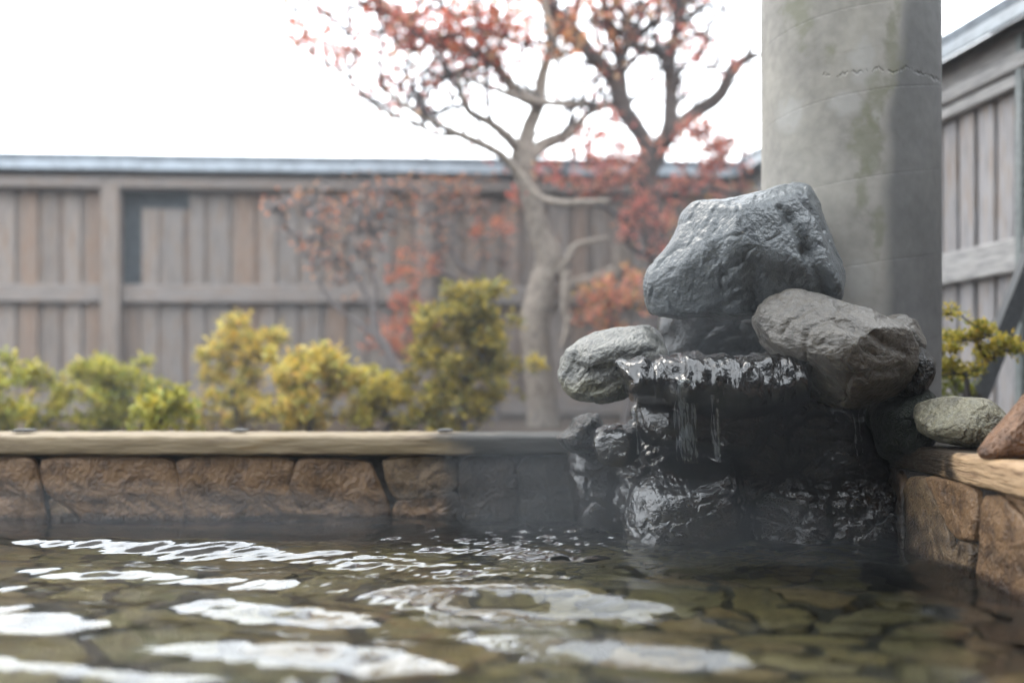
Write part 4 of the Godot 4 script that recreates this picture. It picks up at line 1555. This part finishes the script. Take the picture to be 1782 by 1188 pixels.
	limb(b, [[1298, 102, 0.1, 7], [1308, 78, 0.1, 5], [1302, 60, 0.1, 4]], D, g, 7)
	var l5 := limb(b, [[1166, 100, -0.1, 9], [1130, 86, 0, 8], [1102, 78, 0, 8], [1096, 48, 0, 7], [1070, -10, 0, 5]], D, g, 8)
	var l6 := limb(b, [[1060, 120, 0, 10], [1010, 85, 0.2, 7], [975, 55, 0.2, 6], [955, 20, 0.2, 5], [935, -30, 0.2, 4]], D, g, 7)
	var l7 := limb(b, [[1080, 185, 0, 6], [1030, 185, 0.1, 5], [985, 180, 0.15, 4], [950, 178, 0.2, 3]], D, g, 6)
	part_world("trunk", b.done(), M.bark_dark, t)
	roots = l1 + l2 + l3 + l4 + l5 + l6 + l7
	var top := [[1000, 60, 60, 50, 50], [1060, 30, 70, 40, 60], [1120, 50, 60, 60, 70], [1200, 40, 60, 50, 60], [1230, 110, 50, 40, 40], [1140, 130, 60, 50, 45], [1020, 150, 60, 40, 40], [1120, 10, 120, 30, 50], [1250, 30, 40, 40, 24], [1180, 160, 50, 40, 26], [1010, 200, 60, 30, 24], [960, 30, 40, 40, 24]]
	nt = net(roots, blob_points(g, top, D, 0.4), 2.3, 0.004)
	b = Build.new()
	var tips := []
	for q in [[l1, 14], [l2, 10], [l3, 14], [l5, 8], [l6, 8], [l7, 6]]:
		tips += sprouts(b, q[0], 0.25, q[1], 0.016, 0.46, 2, g, 0.5)
	tips += sprouts(b, l4, 0.4, 4, 0.007, 0.2, 1, g, 0.5)
	net_tubes(b, nt, roots.size(), 0.014, g)
	part_world("twigs", b.done(), M.twig_dark, t).set_meta("kind", "stuff")
	b = Build.new()
	tip_leaves(b, tips, ROSE, 0.8, 0.05, 0.022, 0.036, g)
	for q in [[top, ROSE, 1], [[[1010, 45, 60, 40, 40], [1050, 60, 40, 40, 30], [1110, 20, 60, 30, 26], [960, 70, 30, 40, 20]], ORANGE, 3], [[[1240, 40, 40, 30, 14], [1210, 30, 40, 40, 12]], RED, 4], [[[1150, 120, 70, 60, 16], [1220, 120, 50, 30, 14]], ROSE, 3]]:
		for p in blob_points(g, q[0], D, 0.4):
			for k in q[2]:
				maple_leaf(b, p + dir3(g) * 0.06, (dir3(g) + Vector3(0, -0.5, 0)).normalized(), (dir3(g) + Vector3(0, 0.8, 0)).normalized(), g.randf_range(0.02, 0.034), pick(g, q[1]))
	part_world("crown", b.done(), M.leaf, t)


func bush(called: String, label: String, category: String, base: Array, D: float, blobs: Array, pal: Array, opt := {}) -> void:
	# a bush: stems that fan out from its foot, and leaves on the twigs
	var g := RandomNumberGenerator.new()
	g.seed = opt.get("seed", 1)
	var foot := px(base[0], base[1], D)
	foot.y = SOIL
	var t := thing(called, label, category, foot, opt.get("group", ""))
	var deep: float = opt.get("deep", 0.2)
	var pts := blob_points(g, blobs, D, deep)
	var roots := []
	var b := Build.new()
	if opt.has("stem"):
		roots = limb(b, opt.stem, D, g, 7)
		for s in opt.get("stems", []):
			roots += limb(b, s, D, g, 6)
	else:
		for k in 4:
			roots.append(foot + Vector3(g.randf_range(-0.04, 0.04), 0, g.randf_range(-0.04, 0.04)))
	var nt := net(roots, pts, opt.get("power", 2.3), opt.get("tip", 0.0016))
	net_tubes(b, nt, roots.size(), 0.016, g)
	part_world("stems", b.done(), opt.get("bark", M.twig_dark), t)
	b = Build.new()
	var per: float = opt.get("leaves", 7.5)
	var len: float = opt.get("len", 0.038)
	var clump: float = opt.get("clump", 0.042)
	for k in range(roots.size(), nt[0].size()):
		var p: Vector3 = nt[0][k]
		var n := int(per) + (1 if g.randf() < per - int(per) else 0)
		var base_col := pick(g, pal)
		var axis := (dir3(g) + Vector3(0, 0.7, 0.1)).normalized()
		for s in n:      # a rosette round the twig's tip
			var d := (dir3(g) * 1.1 + axis).normalized()
			leaf(b, p + dir3(g) * clump * pow(g.randf(), 0.6), d, (dir3(g) * 0.7 + Vector3.UP).normalized(), len * g.randf_range(0.7, 1.25), len * 0.25, base_col.lerp(pick(g, pal), 0.55))
	if b.v.size():
		part_world("foliage", b.done(), M.leaf, t)


func build_shrubs() -> void:
	var az := "low azalea bushes behind the coping"
	bush("azalea_bush", "low olive azalea bush behind the coping chip, reaching out of view", "bush", [35, 745], 4.7, [[-20, 700, 78, 56, 59], [40, 650, 65, 34, 59], [75, 690, 58, 50, 59], [20, 735, 91, 34, 39], [-40, 735, 65, 34, 29]], GREEN, {"seed": 61, "group": az})
	bush("azalea_bush", "dense green azalea bush in front of the fence post", "bush", [205, 745], 5.0, [[205, 650, 84, 36, 109], [160, 640, 52, 22, 29], [220, 690, 91, 45, 109], [170, 720, 78, 34, 59], [240, 730, 78, 28, 49]], GREEN, {"seed": 62, "group": az})
	bush("azalea_bush", "small bright yellow green azalea tuft before the dense green bush", "bush", [285, 748], 4.3, [[285, 705, 49, 29, 49], [300, 735, 65, 25, 39], [255, 735, 32, 22, 19]], GREEN, {"seed": 63, "group": az})
	bush("azalea_bush", "tall golden azalea bush with bare gaps beside the dense green one", "bush", [415, 748], 5.1, [[420, 585, 52, 29, 59], [370, 612, 44, 25, 39], [450, 610, 52, 29, 54], [410, 640, 65, 34, 59], [400, 690, 65, 34, 49], [380, 725, 78, 27, 39], [450, 720, 65, 27, 39]], GOLD, {"seed": 64, "group": az})
	bush("azalea_bush", "rounded gold and green azalea bush above the middle coping chip", "bush", [530, 748], 4.7, [[540, 628, 58, 25, 59], [495, 650, 52, 34, 59], [570, 655, 39, 28, 44], [525, 690, 81, 45, 109], [540, 735, 78, 22, 49]], GOLD, {"seed": 65, "group": az})
	bush("azalea_bush", "low yellow azalea bush between the rounded and the tall dark bush", "bush", [665, 748], 4.8, [[640, 660, 34, 29, 39], [670, 690, 72, 31, 89], [700, 720, 72, 29, 69], [620, 720, 52, 29, 49], [735, 690, 26, 34, 19]], [GOLD[0], GOLD[1], GREEN[1], GREEN[3], GREEN[0], GOLD[5]], {"seed": 66, "group": az})
	bush("azalea_bush", "tall dark olive azalea bush in front of the pale maple trunk", "bush", [800, 748], 4.75, [[830, 520, 72, 29, 79], [790, 560, 72, 40, 109], [860, 570, 58, 38, 69], [800, 620, 91, 45, 128], [760, 640, 65, 38, 69], [880, 640, 58, 22, 39], [800, 690, 84, 45, 109], [780, 735, 72, 22, 39], [850, 710, 39, 34, 39]], OLIVE, {"seed": 67, "group": az})
	# the bare twiggy bush
	var stem := [[772, 735, 0, 7], [748, 690, 0, 8], [715, 660, 0, 8], [690, 640, 0, 8], [672, 605, 0, 8], [654, 580, 0, 8], [650, 540, 0, 6]]
	var arms := [[[654, 585, 0, 5], [620, 560, 0, 4], [585, 535, 0, 3], [560, 500, 0, 3]], [[650, 545, 0, 4], [630, 500, 0, 4], [600, 455, 0, 3], [560, 425, 0, 2.5], [500, 400, 0, 2]], [[650, 550, 0, 4], [655, 500, 0, 3], [640, 450, 0, 3], [650, 400, 0, 2]], [[648, 600, 0, 3], [632, 590, 0, 3], [640, 570, 0, 3]]]
	bush("bare_shrub", "thin grey bare shrub with a few orange leaves before the fence", "shrub", [772, 735], 5.6, [[520, 375, 60, 50, 135], [590, 370, 80, 60, 225], [660, 360, 70, 50, 165], [560, 430, 70, 40, 135], [720, 340, 60, 30, 75], [640, 440, 50, 40, 75], [600, 500, 50, 30, 45]], ORANGE, {"seed": 71, "stem": stem, "stems": arms, "leaves": 0.5, "len": 0.034, "bark": M.twig, "tip": 0.0048, "deep": 0.35, "power": 2.6})
	bush("bare_shrub", "brown twiggy shrub with faded orange leaves against the pale maple", "shrub", [850, 735], 6.1, [[760, 350, 70, 40, 120], [840, 360, 50, 40, 90], [770, 420, 60, 40, 75], [700, 330, 60, 20, 60], [860, 430, 40, 40, 60], [800, 320, 80, 14, 60]], ORANGE, {"seed": 72, "stem": [[862, 735, 0, 6], [870, 600, 0, 6], [850, 500, 0, 6], [800, 460, 0, 5], [785, 420, 0, 4], [795, 370, 0, 3]], "stems": [[[850, 500, 0, 5], [805, 490, 0, 5], [760, 470, 0, 4]]], "leaves": 1.0, "len": 0.03, "bark": M.twig, "tip": 0.004, "deep": 0.3, "power": 2.6})
	bush("autumn_shrub", "coral red leafy shrub behind the tall dark azalea bush", "shrub", [720, 740], 5.9, [[710, 500, 40, 40, 60], [690, 590, 50, 45, 90], [730, 560, 40, 50, 60], [660, 610, 30, 30, 30], [740, 450, 40, 40, 25], [850, 400, 40, 50, 30]], [ROSE[0], ROSE[2], RED[3], ORANGE[0]], {"seed": 73, "leaves": 3.0, "len": 0.036, "bark": M.twig, "clump": 0.05})
	bush("autumn_shrub", "red leafy shrub between the two maples, topping the fence", "shrub", [1130, 740], 5.5, [[1060, 235, 50, 28, 60], [1100, 280, 60, 50, 110], [1060, 320, 50, 40, 60], [1120, 360, 50, 50, 90], [1030, 300, 40, 40, 40], [1140, 420, 30, 50, 40], [1100, 400, 40, 30, 40]], ROSE, {"seed": 74, "leaves": 2.8, "len": 0.034, "bark": M.twig_dark, "clump": 0.05, "deep": 0.28})
	bush("autumn_shrub", "red leafed branch cluster reaching towards the concrete column", "shrub", [1240, 740], 5.6, [[1200, 230, 40, 22, 60], [1240, 240, 45, 32, 90], [1270, 270, 30, 40, 50], [1210, 280, 45, 35, 70], [1260, 320, 50, 35, 50], [1200, 330, 40, 25, 35]], ROSE, {"seed": 75, "leaves": 3.4, "len": 0.034, "bark": M.twig_dark, "clump": 0.05, "deep": 0.25})
	bush("autumn_shrub", "low salmon red shrub behind the pale flat rock", "shrub", [1070, 740], 5.2, [[1050, 510, 45, 28, 90], [1095, 500, 35, 30, 60], [1040, 550, 40, 30, 60], [1090, 560, 50, 40, 60], [1060, 610, 60, 40, 40]], [ROSE[0], ROSE[2], RED[3], ROSE[4], OLIVE[4]], {"seed": 76, "leaves": 4.0, "len": 0.032, "bark": M.twig, "clump": 0.045})
	bush("autumn_shrub", "sparse green and orange shrub behind the grey boulder", "shrub", [1190, 740], 6.2, [[1180, 400, 50, 40, 50], [1250, 360, 60, 30, 40], [1150, 470, 40, 40, 40], [1300, 330, 30, 20, 14]], [ORANGE[0], ROSE[4], OLIVE[4], OLIVE[1]], {"seed": 77, "leaves": 2.0, "len": 0.034, "bark": M.twig, "clump": 0.05})
	bush("azalea_bush", "small green azalea bush with dark stems by the steel brace", "bush", [1705, 700], 3.25, [[1690, 580, 38, 20, 50], [1660, 610, 26, 26, 40], [1720, 610, 36, 26, 40], [1765, 600, 20, 22, 24], [1655, 650, 24, 30, 40], [1650, 560, 8, 30, 10], [1690, 640, 40, 20, 24]], [GREEN[0], GREEN[1], GREEN[3], GOLD[0], OLIVE[1], GREEN[2]], {"seed": 78, "group": az, "len": 0.021, "clump": 0.025, "leaves": 8.0, "deep": 0.12, "tip": 0.0012})
	bush("azalea_bush", "deep green azalea bush beside the foot of the concrete column", "bush", [1660, 700], 3.5, [[1660, 660, 34, 36, 70], [1640, 690, 40, 20, 40]], [GREEN[2], GREEN[0], OLIVE[3]], {"seed": 79, "group": az, "len": 0.02, "clump": 0.025, "deep": 0.1})


# ---------------------------------------------------------------- small things, steam

func build_small_things() -> void:
	var k := 0
	for q in [[42, 749, 20, "coping by the low olive bush"], [416, 747, 15, "coping below the tall golden bush"], [775, 749, 14, "coping below the tall dark olive bush"]]:
		var p := px(q[0], q[1], 3.06)
		p.y = RIM + 0.002
		var m := rock_mesh([[q[0] - q[2], 752], [q[0] - q[2], 747], [q[0] - 2, 745], [q[0] + q[2], 746], [q[0] + q[2], 752]], 3.08, 0.03, 0.03, {"seed": 80 + k, "rough": 0.001, "nt": 40, "np": 26, "e": 0.4})
		single("flat_chip", m, M.chip, "small flat dark chip lying on the " + q[3], "stone chip", Vector3.ZERO, "flat chips on the long coping")
		k += 1


func build_steam() -> void:
	var k := 0
	for q in [      # x, y, depth, half sizes in metres, density
		[1230, 585, 2.5, 0.18, 0.08, 0.12, 0.12],
		[1020, 830, 2.5, 0.34, 0.2, 0.2, 0.075],
		[1130, 930, 2.3, 0.4, 0.12, 0.16, 0.06],
		[930, 830, 2.72, 0.3, 0.17, 0.18, 0.05],
		[1180, 760, 2.15, 0.36, 0.26, 0.14, 0.035],
		[120, 905, 2.72, 0.8, 0.1, 0.22, 0.09],
		[560, 915, 2.6, 0.6, 0.09, 0.2, 0.05],
		[1420, 980, 2.15, 0.4, 0.12, 0.16, 0.05],
		[1290, 430, 2.3, 0.5, 0.34, 0.16, 0.03],
		[800, 560, 4.6, 2.6, 1.0, 0.9, 0.016]]:
		var f := FogVolume.new()
		f.shape = RenderingServer.FOG_VOLUME_SHAPE_ELLIPSOID
		f.size = Vector3(q[3], q[4], q[5]) * 2.0
		var m := FogMaterial.new()
		m.density = q[6]
		m.albedo = Color(0.93, 0.965, 1.0)
		f.material = m
		f.name = numbered("steam")
		add_child(f)
		f.position = px(q[0], q[1], q[2])
		tag(f, "", "", "", "stuff")
		k += 1
